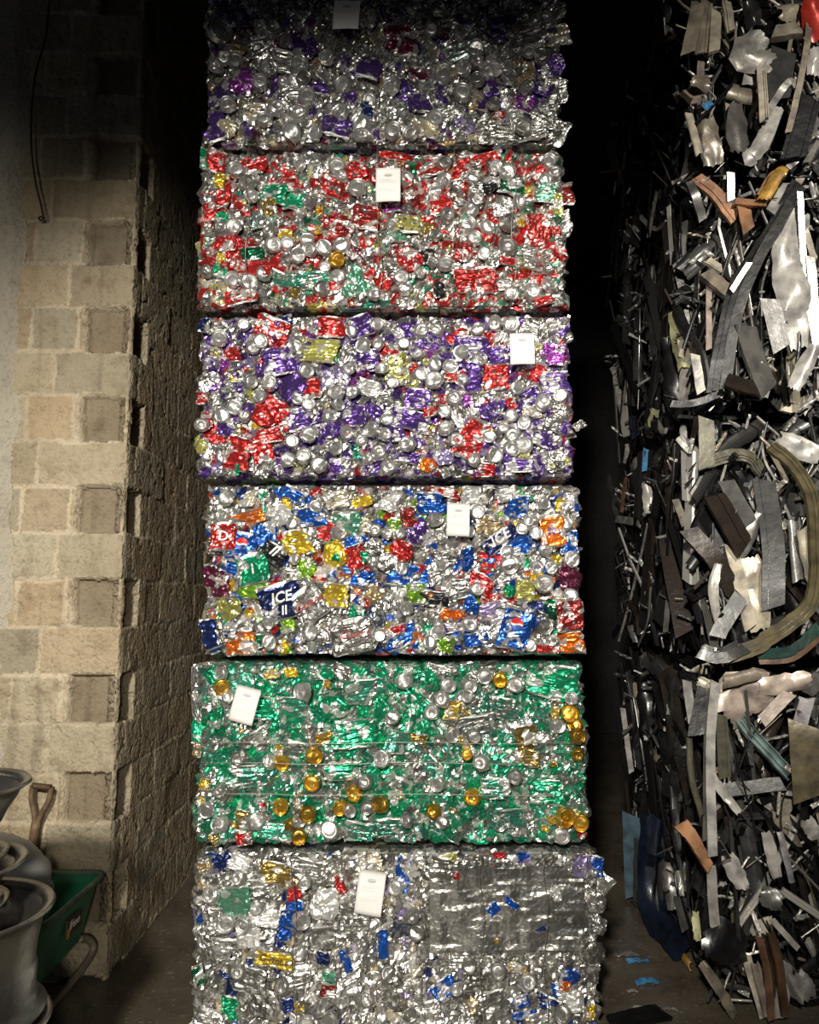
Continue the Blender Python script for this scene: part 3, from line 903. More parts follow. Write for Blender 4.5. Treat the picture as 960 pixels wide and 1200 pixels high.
def sweep(P, face, sec, rr, jitter=.0015, widen=None, n=5, kink=False):
    """sweep a closed section along the path; face = direction the flat front looks to"""
    if kink:
        Q = []
        for a, b in zip(P[:-1], P[1:]):
            Q += [a.lerp(b, t) for t in (0, .33, .66)]
        Q.append(P[-1])
    else:
        Q = smooth_path(P, n)
    m = len(sec); V = []
    for i, p in enumerate(Q):
        t = (Q[min(i + 1, len(Q) - 1)] - Q[max(i - 1, 0)]).normalized()
        f = (face - t * face.dot(t)).normalized()
        b = t.cross(f)
        k = 1 if widen is None else widen[0] + (widen[1] - widen[0]) * i / (len(Q) - 1)
        dx = rr.uniform(-1, 1) * jitter; dn = rr.uniform(-1, 1) * jitter
        for j, (x, y) in enumerate(sec):
            sk = 0
            if i == 0: sk = -.35 * x + rr.uniform(-.004, .004)
            if i == len(Q) - 1: sk = .4 * x + rr.uniform(-.004, .004)
            V.append(p + b * (x * k + dx) - f * (y + dn) + t * sk)
    Fc = []
    for i in range(len(Q) - 1):
        for j in range(m):
            j2 = (j + 1) % m
            Fc.append((i * m + j, i * m + j2, (i + 1) * m + j2, (i + 1) * m + j))
    Fc.append(tuple(range(m))[::-1]); Fc.append(tuple((len(Q) - 1) * m + j for j in range(m)))
    return V, Fc

def sheet(P, w, face, seed, crump=.25, curl=.3, n=5):
    """torn and creased sheet, 2 mm thick"""
    rs = np.random.RandomState(seed)
    Q = smooth_path(P, n)
    while len(Q) < 9: Q = smooth_path(P, n + 4)
    m = 9
    G = []
    S = []
    for i, p in enumerate(Q):
        t = (Q[min(i + 1, len(Q) - 1)] - Q[max(i - 1, 0)]).normalized()
        f = (face - t * face.dot(t)).normalized(); b = t.cross(f)
        e = i / (len(Q) - 1)
        ww = w * (.78 + .22 * math.sin(e * math.pi)) * (1 + rs.uniform(-.10, .10))
        off = rs.uniform(-.03, .03) * w
        for j in range(m + 1):
            u = j / m - .5
            G.append(p + b * (u * ww + off) - f * (curl * w * u * u * 2) + t * (rs.uniform(-.1, .1) * w * (1 if i in (0, len(Q) - 1) else 0)))
            S.append(f)
    A = np.array([tuple(g) for g in G]); Fn = np.array([tuple(s) for s in S])
    d = crump * w * .5 * crumple(A / max(w, .02), seed, .55, 3, .5)
    A = A + Fn * d[:, None]
    B = A - Fn * .002
    V = np.vstack([A, B]); K = len(A); Fc = []
    L = len(Q)
    g = lambda i, j, s=0: s * K + i * (m + 1) + j
    for i in range(L - 1):
        for j in range(m):
            Fc.append((g(i, j), g(i, j + 1), g(i + 1, j + 1), g(i + 1, j)))
            Fc.append((g(i, j, 1), g(i + 1, j, 1), g(i + 1, j + 1, 1), g(i, j + 1, 1)))
    for i in range(L - 1):
        for j in (0, m): Fc.append((g(i, j), g(i + 1, j), g(i + 1, j, 1), g(i, j, 1)))
    for j in range(m):
        for i in (0, L - 1): Fc.append((g(i, j), g(i, j + 1), g(i, j + 1, 1), g(i, j, 1)))
    return V, Fc

PZ = [(0.004, 1.245), (1.255, 2.215), (2.225, 3.19), (3.20, 4.15)]
PL = ['bottom bale of scrap metal on the floor, large crumpled beige sheet at its top',
      'second scrap metal bale from the floor, with a long bronze strip bent into a hook',
      'third scrap metal bale from the floor, with a tall dented silver white panel',
      'uppermost scrap metal bale, with cream and brown strips, cut off by the frame top']
PB = [thing('scrap_metal_bale', PL[i], 'bale', (PILE_X + .65, PILE_Y + .7, PZ[i][0]), 'bales of scrap profiles and sheet') for i in range(4)]
cnt = [{'bent_profile': 0, 'sheet_scrap': 0} for _ in range(4)]
stuffmb = [MB() for _ in range(4)]
def bale_of(z):
    for i, (a, b) in enumerate(PZ):
        if z < b + .005: return i
    return 3

def piece(P, wid, kind, c, rr, face=None, seed=0, widen=None, kink=False, clampz=True, crump=.25, curl=.3, bi=None):
    P = [Vector(p) for p in P]
    zm = sum(p.z for p in P) / len(P)
    if bi is None: bi = bale_of(zm)
    if clampz:
        a, b = PZ[bi]
        mg = min(.03, wid * .45)
        for p in P: p.z = min(max(p.z, a + mg), b - mg)
    if (P[0] - P[-1]).length < .012: P[-1] = P[-1] + Vector((.02, 0, .02))
    if face is None:
        face = Vector((rr.uniform(-.6, .3), -1, rr.uniform(-.3, .45)))
    face = face.normalized()
    d0 = (P[-1] - P[0]).normalized()
    if abs(d0.dot(face)) > .9: face = (face + Vector((.5, .1, .3))).normalized()
    base = PB[bi].location
    if kind == 'sheet':
        V, Fc = sheet(P, wid, face, seed, crump, curl)
        V = [Vector(v) for v in V]
        nm = 'sheet_scrap'
    else:
        V, Fc = sweep(P, face, section(kind, wid, rr), rr, widen=widen, kink=kink, jitter=min(.002, wid * .04))
        nm = 'bent_profile'
    za, zb = PZ[bi]
    lo, hi = min(v.z for v in V), max(v.z for v in V)
    if lo < za + .002: V = [v + Vector((0, 0, za + .002 - lo)) for v in V]
    elif hi > zb - .002: V = [v - Vector((0, 0, hi - zb + .002)) for v in V]
    V = [Vector((v.x, v.y, min(zb - .001, v.z))) for v in V]
    col = SC[c]; k = rr.uniform(.8, 1.2); col = (col[0] * k, col[1] * k, col[2] * k, 1)
    if cnt[bi][nm] >= 100:
        stuffmb[bi].add([v - base for v in V], Fc, 0, col)
        return None
    cnt[bi][nm] += 1
    me = mesh_from(nm, [v - base for v in V], Fc, (M_RAW if c in RAWC else M_PAINT,), smooth=True)
    me.set_sharp_from_angle(angle=math.radians(32))
    return obj(nm, me, PB[bi], color=col)

# pieces read off the photograph: px path | width px | section | colour ; f = front face, s = side face
HAND = '''
953,-5 958,45|22|sheet|r;912,10 940,8|26|sheet|c;908,34 938,30|15|box|c;950,15 945,60 935,110 924,155|6|flat|t;948,0 932,38|2.5|flat|c;960,52 957,88|18|sheet|w
818,3 812,35 806,62|13|chan|t;829,0 822,62|13|rib|t;840,12 838,60|11|rib|c;852,0 857,36|9|rib|c;893,40 875,62 905,76|30|sheet|l;919,58 910,116|25|flat|G
857,104 888,112|18|arc|t;872,92 884,92|14|flat|w;893,80 896,140|9|rib|c;896,140 912,112 926,95 936,102|7|chan|s;826,120 834,124|10|sheet|U;822,72 819,108 814,120|7|chan|p
808,132 813,150 821,180|9|arc|c;826,138 838,200|24|sheet|t;866,120 868,178|24|sheet|g;855,118 858,162|10|rib|c;855,172 857,235|8|flat|w;912,128 892,172 880,205 890,235|17|sheet|w
922,160 914,192 895,230|13|arc|O;915,168 905,195 890,225|7|arc|o;950,112 930,190|24|rib|k;960,140 938,182 925,218|6|chan|s;960,165 945,190|6|chan|l;815,192 838,224 862,256|15|rib|o
862,235 898,238|8|rib|o;872,242 878,270|15|flat|o;903,247 925,214|11|rib|w;936,214 900,280 864,335 848,400 838,458|17|rib|k;927,238 884,315 862,380 850,455|11|chan|K;858,340 878,308|6|flat|c
808,212 816,230 824,258|9|chan|g;790,362 798,400 804,432|20|sheet|y;831,330 831,410|7|flat|p;828,318 853,340|15|chan|t;829,304 846,314|10|rib|c;938,245 924,295 932,350 945,408|34|sheet|w
938,225 944,330 957,405|6|chan|s;950,300 958,400|9|chan|l;956,405 930,455|17|sheet|w;874,382 886,420 902,458|27|rib|g;902,350 917,410|19|flat|g;853,445 888,455|19|rib|b
788,496 815,480 846,462|8|chan|k;828,490 828,548|17|flat|V;824,543 860,533 880,536 893,552|15|rib|V;914,512 962,536|24|sheet|w;905,523 925,538 948,570 957,615 957,690 943,718 910,742 884,760 848,772|17|rib|v
962,738 930,765 888,777|15|rib|e;962,748 930,773 890,783|5|flat|B;838,580 874,642|28|rib|b;808,620 838,655 860,692|21|rib|b;851,563 880,615|17|flat|g;792,585 803,615|8|chan|c
896,562 907,640 906,712|24|rib|G;893,600 868,652|14|sheet|s;857,640 880,736|14|chan|c;878,652 893,738|29|sheet|c;783,636 802,742|21|flat|b;842,660 836,690 842,732|11|sheet|l
868,698 840,746|17|flat|G;820,762 845,768 872,757|18|rib|G;757,565 760,602|12|sheet|w;722,608 742,611|9|flat|l;758,518 757,552|9|flat|U;768,480 760,516|11|sheet|y;742,488 746,512|10|flat|n
759,615 742,690 725,752|3|flat|l;775,560 760,640 752,740|9|rib|k;733,560 728,600|6|sheet|B
850,842 872,815 905,806|52|sheet|p;890,806 952,797|22|sheet|p;848,800 890,789|14|arc|t;893,846 926,812|13|flat|p;862,835 893,872 928,908|13|open|T;850,926 918,918|14|chan|G
839,800 833,880 836,1004|10|chan|w;830,820 828,985|8|flat|g;808,865 811,912 823,955|7|arc|V;845,838 850,912|13|rib|V;805,798 812,846|10|flat|l;828,798 815,862|17|rib|k
818,798 838,806|14|sheet|c;936,856 946,818|15|flat|L;960,800 945,812|14|flat|g;950,852 956,934|44|flat|v;833,905 850,930 868,952|11|sheet|w;798,964 812,982 833,1017|13|chan|o
741,955 745,1052|22|flat|u;768,965 766,1060 797,1134|34|sheet|n;853,1003 872,1042|18|sheet|w;833,1012 838,1086|10|chan|l;783,1012 788,1066|16|sheet|s;786,1143 794,1160 809,1181|8|arc|O
890,1098 900,1140 905,1197|7|rib|B;897,1096 908,1140 914,1192|7|arc|b;905,1094 915,1135 922,1190|8|chan|B;874,1118 896,1200|9|flat|c;885,1130 900,1190|7|chan|p;922,1128 915,1200|13|arc|l;930,1142 945,1172|26|sheet|s;822,1128 848,1165 862,1205|11|sheet|t
830,1092 876,1122|44|sheet|k;892,1050 918,1058|22|sheet|g;898,975 912,1030|13|sheet|l;915,975 930,1035|8|sheet|L;905,1078 936,1112|6|flat|l;798,1052 806,1088|15|flat|g;816,1068 818,1102|9|sheet|y
730,830 740,905|6|flat|l;745,800 752,860|9|sheet|t;770,800 782,840|14|rib|k;757,870 770,890|8|sheet|t;752,845 760,878|4|sheet|w;795,1020 800,1050|6|sheet|l;750,985 748,1062|12|flat|G
745,1100 775,1150|10|sheet|g;806,420 800,470|14|sheet|l;815,415 822,460|10|chan|l;770,225 760,280|4|flat|l;715,165 722,200|9|flat|t;742,130 752,180|13|sheet|n;728,70 735,110|12|sheet|t;750,85 765,120|16|sheet|g
812,90 832,98|20|sheet|t;806,105 822,118|12|chan|t;880,0 885,30|16|sheet|G;770,35 790,45|20|sheet|B;945,960 960,985|16|sheet|w;940,620 955,690|14|sheet|c;930,610 936,680|12|arc|g;783,705 780,740|6|chan|s
'''
def do_hand():
    rr = random.Random(91)
    i = 0
    for e in HAND.replace('\n', ';').split(';'):
        e = e.strip()
        if not e: continue
        path, w, kind, c = e.split('|')
        pts = [tuple(map(float, q.split(','))) for q in path.split()]
        i += 1
        cx = sum(p[0] for p in pts) / len(pts)
        Yb = PILE_Y - .05 + rr.uniform(-.03, .03)
        if cx > 805:
            P = [at(x, y, Yb + rr.uniform(-.01, .02)) for x, y in pts]
            face = Vector((rr.uniform(-.45, .25), -1, rr.uniform(-.15, .35)))
        else:
            X = PILE_X - .02 + rr.uniform(-.01, .02)
            P = [atx(x, y, X) for x, y in pts]
            P = [at(x, y, min(4.25, max(q.y, 2.97))) for (x, y), q in zip(pts, P)]
            face = Vector((-.55 + rr.uniform(-.3, .3), -1, rr.uniform(-.1, .3)))
        s = sum((p - CAM).length for p in P) / len(P) / F * .95
        bi = bale_of(sum(p.z for p in P) / len(P))
        piece(P, float(w) * s, kind, c, rr, face, 700 + i, crump=.35 if kind == 'sheet' else .2, widen=(1.3, .8) if kind == 'chan' and c == 'o' else None, bi=bi)
do_hand()

def fill_scrap():
    rr = random.Random(5)
    pal = 'kkkkkkkkkkkKKKKKKKGGGGGGgggbbblltscwv'
    for bi, (za, zb) in enumerate(PZ):
        for n in range(330):
            front = rr.random() < .55
            L = rr.uniform(.14, .62); tilt = rr.gauss(.05, .42)
            if rr.random() < .15: tilt = rr.uniform(-1.5, 1.5)
            if front:
                x = PILE_X + rr.uniform(.02, .75); y = PILE_Y + rr.uniform(.02, .22)
                d = Vector((math.sin(tilt), rr.uniform(-.15, .15), math.cos(tilt)))
                side = Vector((math.cos(tilt), 0, -math.sin(tilt)))
                face = Vector((rr.uniform(-.9, .7), -1, rr.uniform(-.4, .6)))
            else:
                x = PILE_X + rr.uniform(-.03, .12); y = PILE_Y + rr.uniform(.08, 1.35)
                d = Vector((rr.uniform(-.12, .12), math.sin(tilt), math.cos(tilt)))
                side = Vector((0, math.cos(tilt), -math.sin(tilt)))
                face = Vector((-1, rr.uniform(-1.4, .2), rr.uniform(-.4, .6)))
            z = rr.uniform(za + .02, zb - .02)
            c = Vector((x, y, z))
            k = rr.randint(2, 4)
            P = [c + d * (L * (t / (k - 1) - .5)) + side * rr.gauss(0, .022) for t in range(k)]
            thin = rr.random() < .3
            kind = rr.choice(['rib', 'rib', 'chan', 'open', 'flat', 'flat', 'box', 'arc', 'sheet', 'sheet', 'sheet', 'sheet'])
            w = rr.choice([.008, .015, .02, .03, .04, .05, .06, .07]) * rr.uniform(.8, 1.2)
            if kind == 'sheet': w *= 1.25
            if thin:
                w = rr.uniform(.005, .016); kind = rr.choice(['flat', 'chan', 'arc', 'sheet']); L2 = 1.3
                if front:
                    for p in P: p.y -= .05
            if kind in ('rib', 'open'): w = max(w, .024)
            col = rr.choice(pal if front else 'kkkkkkkkkkkkkKKKKKKKGGGGGgbblsk')  # side face drawn from darker colours, its shade put into the palette
            mx = PILE_X - .05
            for p in P: p.x = max(p.x, mx)
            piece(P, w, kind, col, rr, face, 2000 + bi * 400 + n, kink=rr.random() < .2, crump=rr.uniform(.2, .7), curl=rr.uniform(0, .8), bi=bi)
        # small bright torn shreds
        for n in range(230):
            front = rr.random() < .6
            if front: c = Vector((PILE_X + rr.uniform(0, .7), PILE_Y + rr.uniform(-.02, .10), rr.uniform(za + .03, zb - .03)))
            else: c = Vector((PILE_X + rr.uniform(-.03, .05), PILE_Y + rr.uniform(.05, 1.3), rr.uniform(za + .03, zb - .03)))
            d = Vector((rr.gauss(0, 1), rr.gauss(0, .5), rr.gauss(0, 1.2))).normalized()
            L = rr.uniform(.03, .12)
            piece([c - d * L / 2, c + d * L / 2], rr.uniform(.004, .020), 'sheet', rr.choice('sslltwwkgG' if front else 'sgGGgklG'), rr, Vector((rr.uniform(-1, .5), -1, rr.uniform(-.6, .8))), 9000 + bi * 200 + n, crump=.7, curl=rr.uniform(0, 1.2), bi=bi)  # side shreds picked duller as well, for the shade on that face
fill_scrap()
# dense heart of every scrap bale
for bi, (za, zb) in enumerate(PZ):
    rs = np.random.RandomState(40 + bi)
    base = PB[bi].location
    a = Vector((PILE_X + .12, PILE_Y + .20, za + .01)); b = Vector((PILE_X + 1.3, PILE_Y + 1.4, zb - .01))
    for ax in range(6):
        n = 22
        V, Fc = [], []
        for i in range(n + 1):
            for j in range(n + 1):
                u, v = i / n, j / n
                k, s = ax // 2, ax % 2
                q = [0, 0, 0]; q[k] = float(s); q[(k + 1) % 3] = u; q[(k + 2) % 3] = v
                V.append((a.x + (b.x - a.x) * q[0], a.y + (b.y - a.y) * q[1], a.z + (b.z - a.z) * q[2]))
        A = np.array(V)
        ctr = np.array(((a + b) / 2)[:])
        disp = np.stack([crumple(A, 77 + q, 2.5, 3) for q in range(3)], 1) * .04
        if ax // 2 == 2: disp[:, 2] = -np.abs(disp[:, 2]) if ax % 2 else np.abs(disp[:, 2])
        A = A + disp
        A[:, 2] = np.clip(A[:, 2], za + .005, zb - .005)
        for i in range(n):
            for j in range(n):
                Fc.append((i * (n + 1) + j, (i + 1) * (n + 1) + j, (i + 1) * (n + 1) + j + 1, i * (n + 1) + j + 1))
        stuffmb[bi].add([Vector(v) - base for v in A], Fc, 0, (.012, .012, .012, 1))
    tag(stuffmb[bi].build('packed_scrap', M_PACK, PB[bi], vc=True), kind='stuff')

# ------------------------------------------------------------------ the setting
def struct(o): return tag(o, kind='structure')

def left_wall():
    """two faces of a block pillar and wall folded round one corner, as a single displaced surface"""
    C, off, zt = .195, .015, 5.2
    XL, YR = -2.9, 9.0
    rx0, rx1 = at(73, 940, WALL_Y).x, at(128, 940, WALL_Y).x
    s_front = list(np.arange(XL, -1.9, .02)) + list(np.arange(-1.9, WALL_X - .001, .0065)) + [WALL_X]
    s_side = list(np.arange(.0065, 1.3, .0085)) + list(np.arange(1.3, YR - WALL_Y, .03))
    S = np.array([v - WALL_X for v in s_front] + s_side)      # signed arc length, 0 at the corner
    Zs = np.arange(0, zt, .0072)
    ns, nz = len(S), len(Zs)
    SS, ZZ = np.meshgrid(S, Zs, indexing='ij')
    SS = SS.ravel(); ZZ = ZZ.ravel()
    P3 = np.stack([np.where(SS < 0, SS, 0), np.where(SS > 0, SS, 0), ZZ], 1)
    ws = SS + .006 * crumple(P3, 41, 5, 3) + .0025 * crumple(P3, 42, 30, 2)
    wz = ZZ + .006 * crumple(P3, 43, 5, 3) + .0025 * crumple(P3, 44, 30, 2)
    course = np.floor((wz - off) / C).astype(int)
    fz = (wz - off) / C - course
    rec = (course % 2 == 1)
    rs = np.random.RandomState(12)
    nC = int(zt / C) + 3
    joint = np.full(len(SS), 9.0)
    tone = np.ones(len(SS)); warm = np.zeros(len(SS)); proud = np.zeros(len(SS))
    inrec = np.zeros(len(SS), bool)
    for c in range(-1, nC):
        m = course == c
        if not m.any(): continue
        if c % 2 == 1:
            a, b = rx0 - WALL_X, rx1 - WALL_X
            edges = [b, a, a - .028, a - .028 - .20, a - .028 - .6, a - .028 - 1.0, a - .028 - 1.4, -2]
            edges += [.04, .19, .30] + list(.30 + np.cumsum(rs.choice([.4, .4, .2], 18)))
        else:
            k = rs.choice([.28, .33, .38])
            edges = [-k, -k - .4, -k - .8, -k - 1.2, -2.2] + list(.10 + np.cumsum([0] + list(rs.choice([.4, .4, .2], 18))))
        edges = np.array(sorted(edges))
        w = ws[m]
        j = np.searchsorted(edges, w)
        d = np.min(np.abs(w[:, None] - edges[None, :]), axis=1)
        joint[m] = d
        tt = rs.uniform(.80, 1.12, len(edges) + 1); pr = rs.uniform(-.005, .005, len(edges) + 1); wm = rs.uniform(-.06, .06, len(edges) + 1)
        tone[m] = tt[j]; proud[m] = pr[j]; warm[m] = wm[j]
        if c % 2 == 1:
            r1 = (w > a) & (w < b)
            r2 = (w > .04) & (w < .19)
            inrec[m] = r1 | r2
    dz = np.minimum(fz, 1 - fz) * C
    jd = np.minimum(dz, joint)
    mort = (jd < .008 + .004 * crumple(P3, 51, 3, 2)) & ~inrec
    nearj = np.clip(1 - jd / .02, 0, 1)
    depth = proud + .0045 * crumple(P3, 60, 3, 3) + .0022 * crumple(P3, 61, 26, 3, .8)
    depth += np.where(mort, .004 + .001 - .008 * np.maximum(0, crumple(P3, 52, 4, 2)), 0)
    pits = crumple(P3, 63, 14, 2)
    depth += np.where(pits > .75, .006, 0)
    depth = np.where(inrec, .058 + .35 * depth, depth)
    depth = np.where((SS > .02) & ~inrec, depth * .6, depth)
    chip = np.clip(1 - np.abs(SS) / .03, 0, 1) * (.006 + .012 * np.maximum(0, crumple(P3, 71, 6, 3)))
    depth = depth + chip
    depth = np.where(ZZ < .012, np.maximum(depth, 0), depth)
    front = SS < 0
    X = np.where(front, WALL_X + SS, WALL_X - depth); Y = np.where(front, WALL_Y + depth, WALL_Y + SS)
    cor = np.abs(SS) < .0035
    X = np.where(cor, WALL_X - depth * .8, X); Y = np.where(cor, WALL_Y + depth * .8, Y)
    nb = np.where((SS < -.0035) & (SS > -.05), np.clip(1 + SS / .05, 0, 1), 0)
    X = X - chip * nb * .4
    V = np.stack([X, Y, ZZ], 1)
    I = np.arange(ns * nz).reshape(ns, nz)
    Q = np.stack([I[:-1, :-1].ravel(), I[1:, :-1].ravel(), I[1:, 1:].ravel(), I[:-1, 1:].ravel()], 1)
    me = bpy.data.meshes.new('wall_left')
    me.vertices.add(len(V)); me.vertices.foreach_set('co', V.astype(np.float32).ravel())
    me.loops.add(Q.size); me.loops.foreach_set('vertex_index', Q.ravel().astype(np.int32))
    me.polygons.add(len(Q)); me.polygons.foreach_set('loop_start', np.arange(0, Q.size, 4, dtype=np.int32))
    me.materials.append(M_BLOCKV)
    me.update(calc_edges=True)
    me.polygons.foreach_set('use_smooth', np.ones(len(me.polygons), bool))
    base = np.stack([tone * (1 + warm), tone, tone * (1 - warm)], 1)
    sm = crumple(P3, 81, 1.3, 3)
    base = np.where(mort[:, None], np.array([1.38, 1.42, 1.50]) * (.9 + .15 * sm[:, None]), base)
    base = np.where(inrec[:, None], np.array([.58, .57, .58]), base)  # recess faces tinted darker, depth shading put into the colour
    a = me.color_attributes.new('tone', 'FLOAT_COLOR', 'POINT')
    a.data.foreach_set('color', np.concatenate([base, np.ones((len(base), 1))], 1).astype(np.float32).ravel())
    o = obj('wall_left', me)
    struct(o)
    # smooth rendered strip at the left
    yF = WALL_Y
    px = lambda x, y: at(x, y, yF).x
    rr = random.Random(3)
    mb = MB(); n = 60
    V, Fc = [], []
    for i in range(n + 1):
        z = zt * i / n
        xr = (px(14, 650) + (px(40, 0) - px(14, 650)) * max(0, (z - 1.4)) / 2.2) + .012 * math.sin(z * 9) + rr.uniform(-.012, .012)
        V += [(XL, yF - .016, z), (xr - .05, yF - .016, z), (xr, yF + .004, z), (xr, yF + .02, z), (XL, yF + .02, z)]
    for i in range(n):
        for k in range(5):
            k2 = (k + 1) % 5
            Fc.append((5 * i + k, 5 * i + k2, 5 * i + 5 + k2, 5 * i + 5 + k))
    mb.add(V, Fc)
    struct(mb.build('trim_1', M_PLASTER))
left_wall()

def slab(name, a, b, m):
    mb = MB(); mb.box(a, b, 0); return struct(mb.build(name, m))
def floor():
    n = 90
    V, Fc = [], []
    xs = np.linspace(-5, 5, n + 1); ys = np.linspace(-6, 9.2, n + 1)
    P = np.array([(x, y, 0) for x in xs for y in ys])
    h = -np.abs(.006 * crumple(P, 9, .35, 4))
    P[:, 2] = h
    for i in range(n):
        for j in range(n):
            Fc.append((i * (n + 1) + j, (i + 1) * (n + 1) + j, (i + 1) * (n + 1) + j + 1, i * (n + 1) + j + 1))
    me = mesh_from('floor', P, Fc, (M_FLOOR,), smooth=True)
    struct(obj('floor', me))
floor()
slab('wall_back', (-1.0, 9.0, 0), (5.0, 9.2, 5.2), M_SHADEDARK)
slab('wall_right', (4.8, -6, 0), (5.0, 9.0, 5.2), M_SHADEDARK)
slab('ceiling', (-5, -6, 5.2), (5, 9.2, 5.35), M_SHADEDARK)

# ------------------------------------------------------------------ objects at the lower left
M_RIM = simple('dull_alloy', (.33, .31, .28, 1), .30, .9, .25, 30, .5, 7)
M_GREEN = simple('green_enamel', (.008, .19, .095, 1), .38, 0, .1, 25, .35, 7, .2)
M_GREENRIM = simple('worn_green_edge', (.10, .17, .11, 1), .55, 0, .2, 60, .4, 22)
M_TUBE = simple('worn_tube', (.38, .33, .25, 1), .5, .3, .2, 60, .5, 14)
M_RUBBER = simple('black_rubber', (.012, .012, .012, 1), .7, 0, .2, 40)
M_WOOD = simple('worn_wood', (.20, .13, .075, 1), .6, 0, .3, 50, .5, 25)
M_SACK = simple('white_plastic', (.84, .83, .86, 1), .5, 0, .3, 16, .12, 10)
M_IRON = simple('rusty_steel', (.12, .08, .05, 1), .6, .5, .3, 40, .4, 20)
M_CABLE = simple('dark_cable', (.03, .025, .02, 1), .6)
M_PLATE = simple('maker_plate_brown', (.13, .085, .05, 1), .5, .2, .1, 40, .4, 40)
M_PLATEORANGE = simple('plate_orange', (.55, .24, .04, 1), .5)

def wheel_rim(label, c, rt, rb, h, rot, inner=True):
    """alloy rim lying flat: wide flange on top, drop centre, lower flange, spokes and hub inside"""
    root = thing('wheel_rim', label, 'wheel rim', c, 'alloy wheel rims stacked by the wall')
    w = .012
    prof = [(rt - .012, h - .004), (rt, h), (rt + .004, h - .007), (rt - .006, h - .014), (rt - .020, h - .022), (rt - .026, h * .80), (rt * .6 + rb * .4 - .03, h * .62), (rt * .3 + rb * .7 - .03, h * .46), (rb - .026, h * .44), (rb - .022, h * .40),
            (rb - .024, h * .20), (rb - .018, h * .10), (rb - .004, h * .07), (rb + .004, .012), (rb - .002, 0), (rb - .016, .002)]
    inn = [(r - w, z) for (r, z) in prof[2:-2]][::-1]
    mb = MB(); mb.lathe(prof + [(rb - .03, .012)] + inn + [(rt - .028, h - .014)], 64, closed=True)
    mb.build('rim_barrel', M_RIM, root, smooth=True)
    ri = min(rt, rb) - .05
    mb = MB(); mb.lathe([(.0, .055), (.03, .056), (.034, .048), (.062, .046), (.07, .038), (.07, .012), (.0, .012)], 32)
    mb.build('hub', M_RIM, root, smooth=True)
    for k in range(5):
        a = rot + k * 2 * math.pi / 5
        mb = MB()
        V, Fc = [], []
        for i in range(7):
            t = i / 6; r = .055 + (ri - .050) * t
            wd = .026 + .012 * t; z = .044 - .02 * t * t
            for (s, zz) in ((-1, z - .022), (-.8, z), (.8, z), (1, z - .022)):
                V.append((r * math.cos(a) - s * wd * math.sin(a), r * math.sin(a) + s * wd * math.cos(a), zz))
        for i in range(6):
            for q in range(4):
                q2 = (q + 1) % 4
                Fc.append((4 * i + q, 4 * i + q2, 4 * i + 4 + q2, 4 * i + 4 + q))
        Fc += [(0, 1, 2, 3), (27, 26, 25, 24)]
        mb.add(V, Fc)
        mb.build('spoke', M_RIM, root, smooth=False)
    return root

def P0(px, py, Y): return at(px, py, Y)
# rims: centre x from the photograph's visible right edge
RY = 2.05
def rim_at(px_edge, py_edge, r):
    p = at(px_edge, py_edge, RY)
    return (p.x - r, RY, p.z)
e3 = rim_at(54, 1065, .225); e1 = rim_at(27, 918, .19); e2 = rim_at(27, 1010, .19)
wheel_rim('largest alloy wheel rim at the frame edge, its open flared top beside the green tray', (e3[0], RY, e3[2] - .26), .225, .215, .26, .3)
wheel_rim('middle rim of the leaning alloy stack, under the flared top rim', (e2[0] - .01, RY + .0, e3[2] + .0), .19, .15, e2[2] - e3[2], .8)
wheel_rim('uppermost alloy wheel rim of the stack, flared flange up, at the left frame edge', (e1[0], RY, e2[2] + .004), .19, .145, e1[2] - e2[2] - .004, .1)
wheel_rim('alloy wheel rim under the largest one, at the foot of the stack', (e3[0] + .01, RY, .006), .22, .2, e3[2] - .272, 1.1)
# small hubcap ring lying between the two upper rims
def ring():
    root = MB()
    root.lathe([(.10, .0), (.165, .0), (.172, .01), (.165, .022), (.150, .03), (.140, .045), (.10, .05), (.09, .04), (.09, .01)], 48, closed=True)
    o = root.build('wheel_spacer_ring', M_RIM, None, smooth=True)
    return o

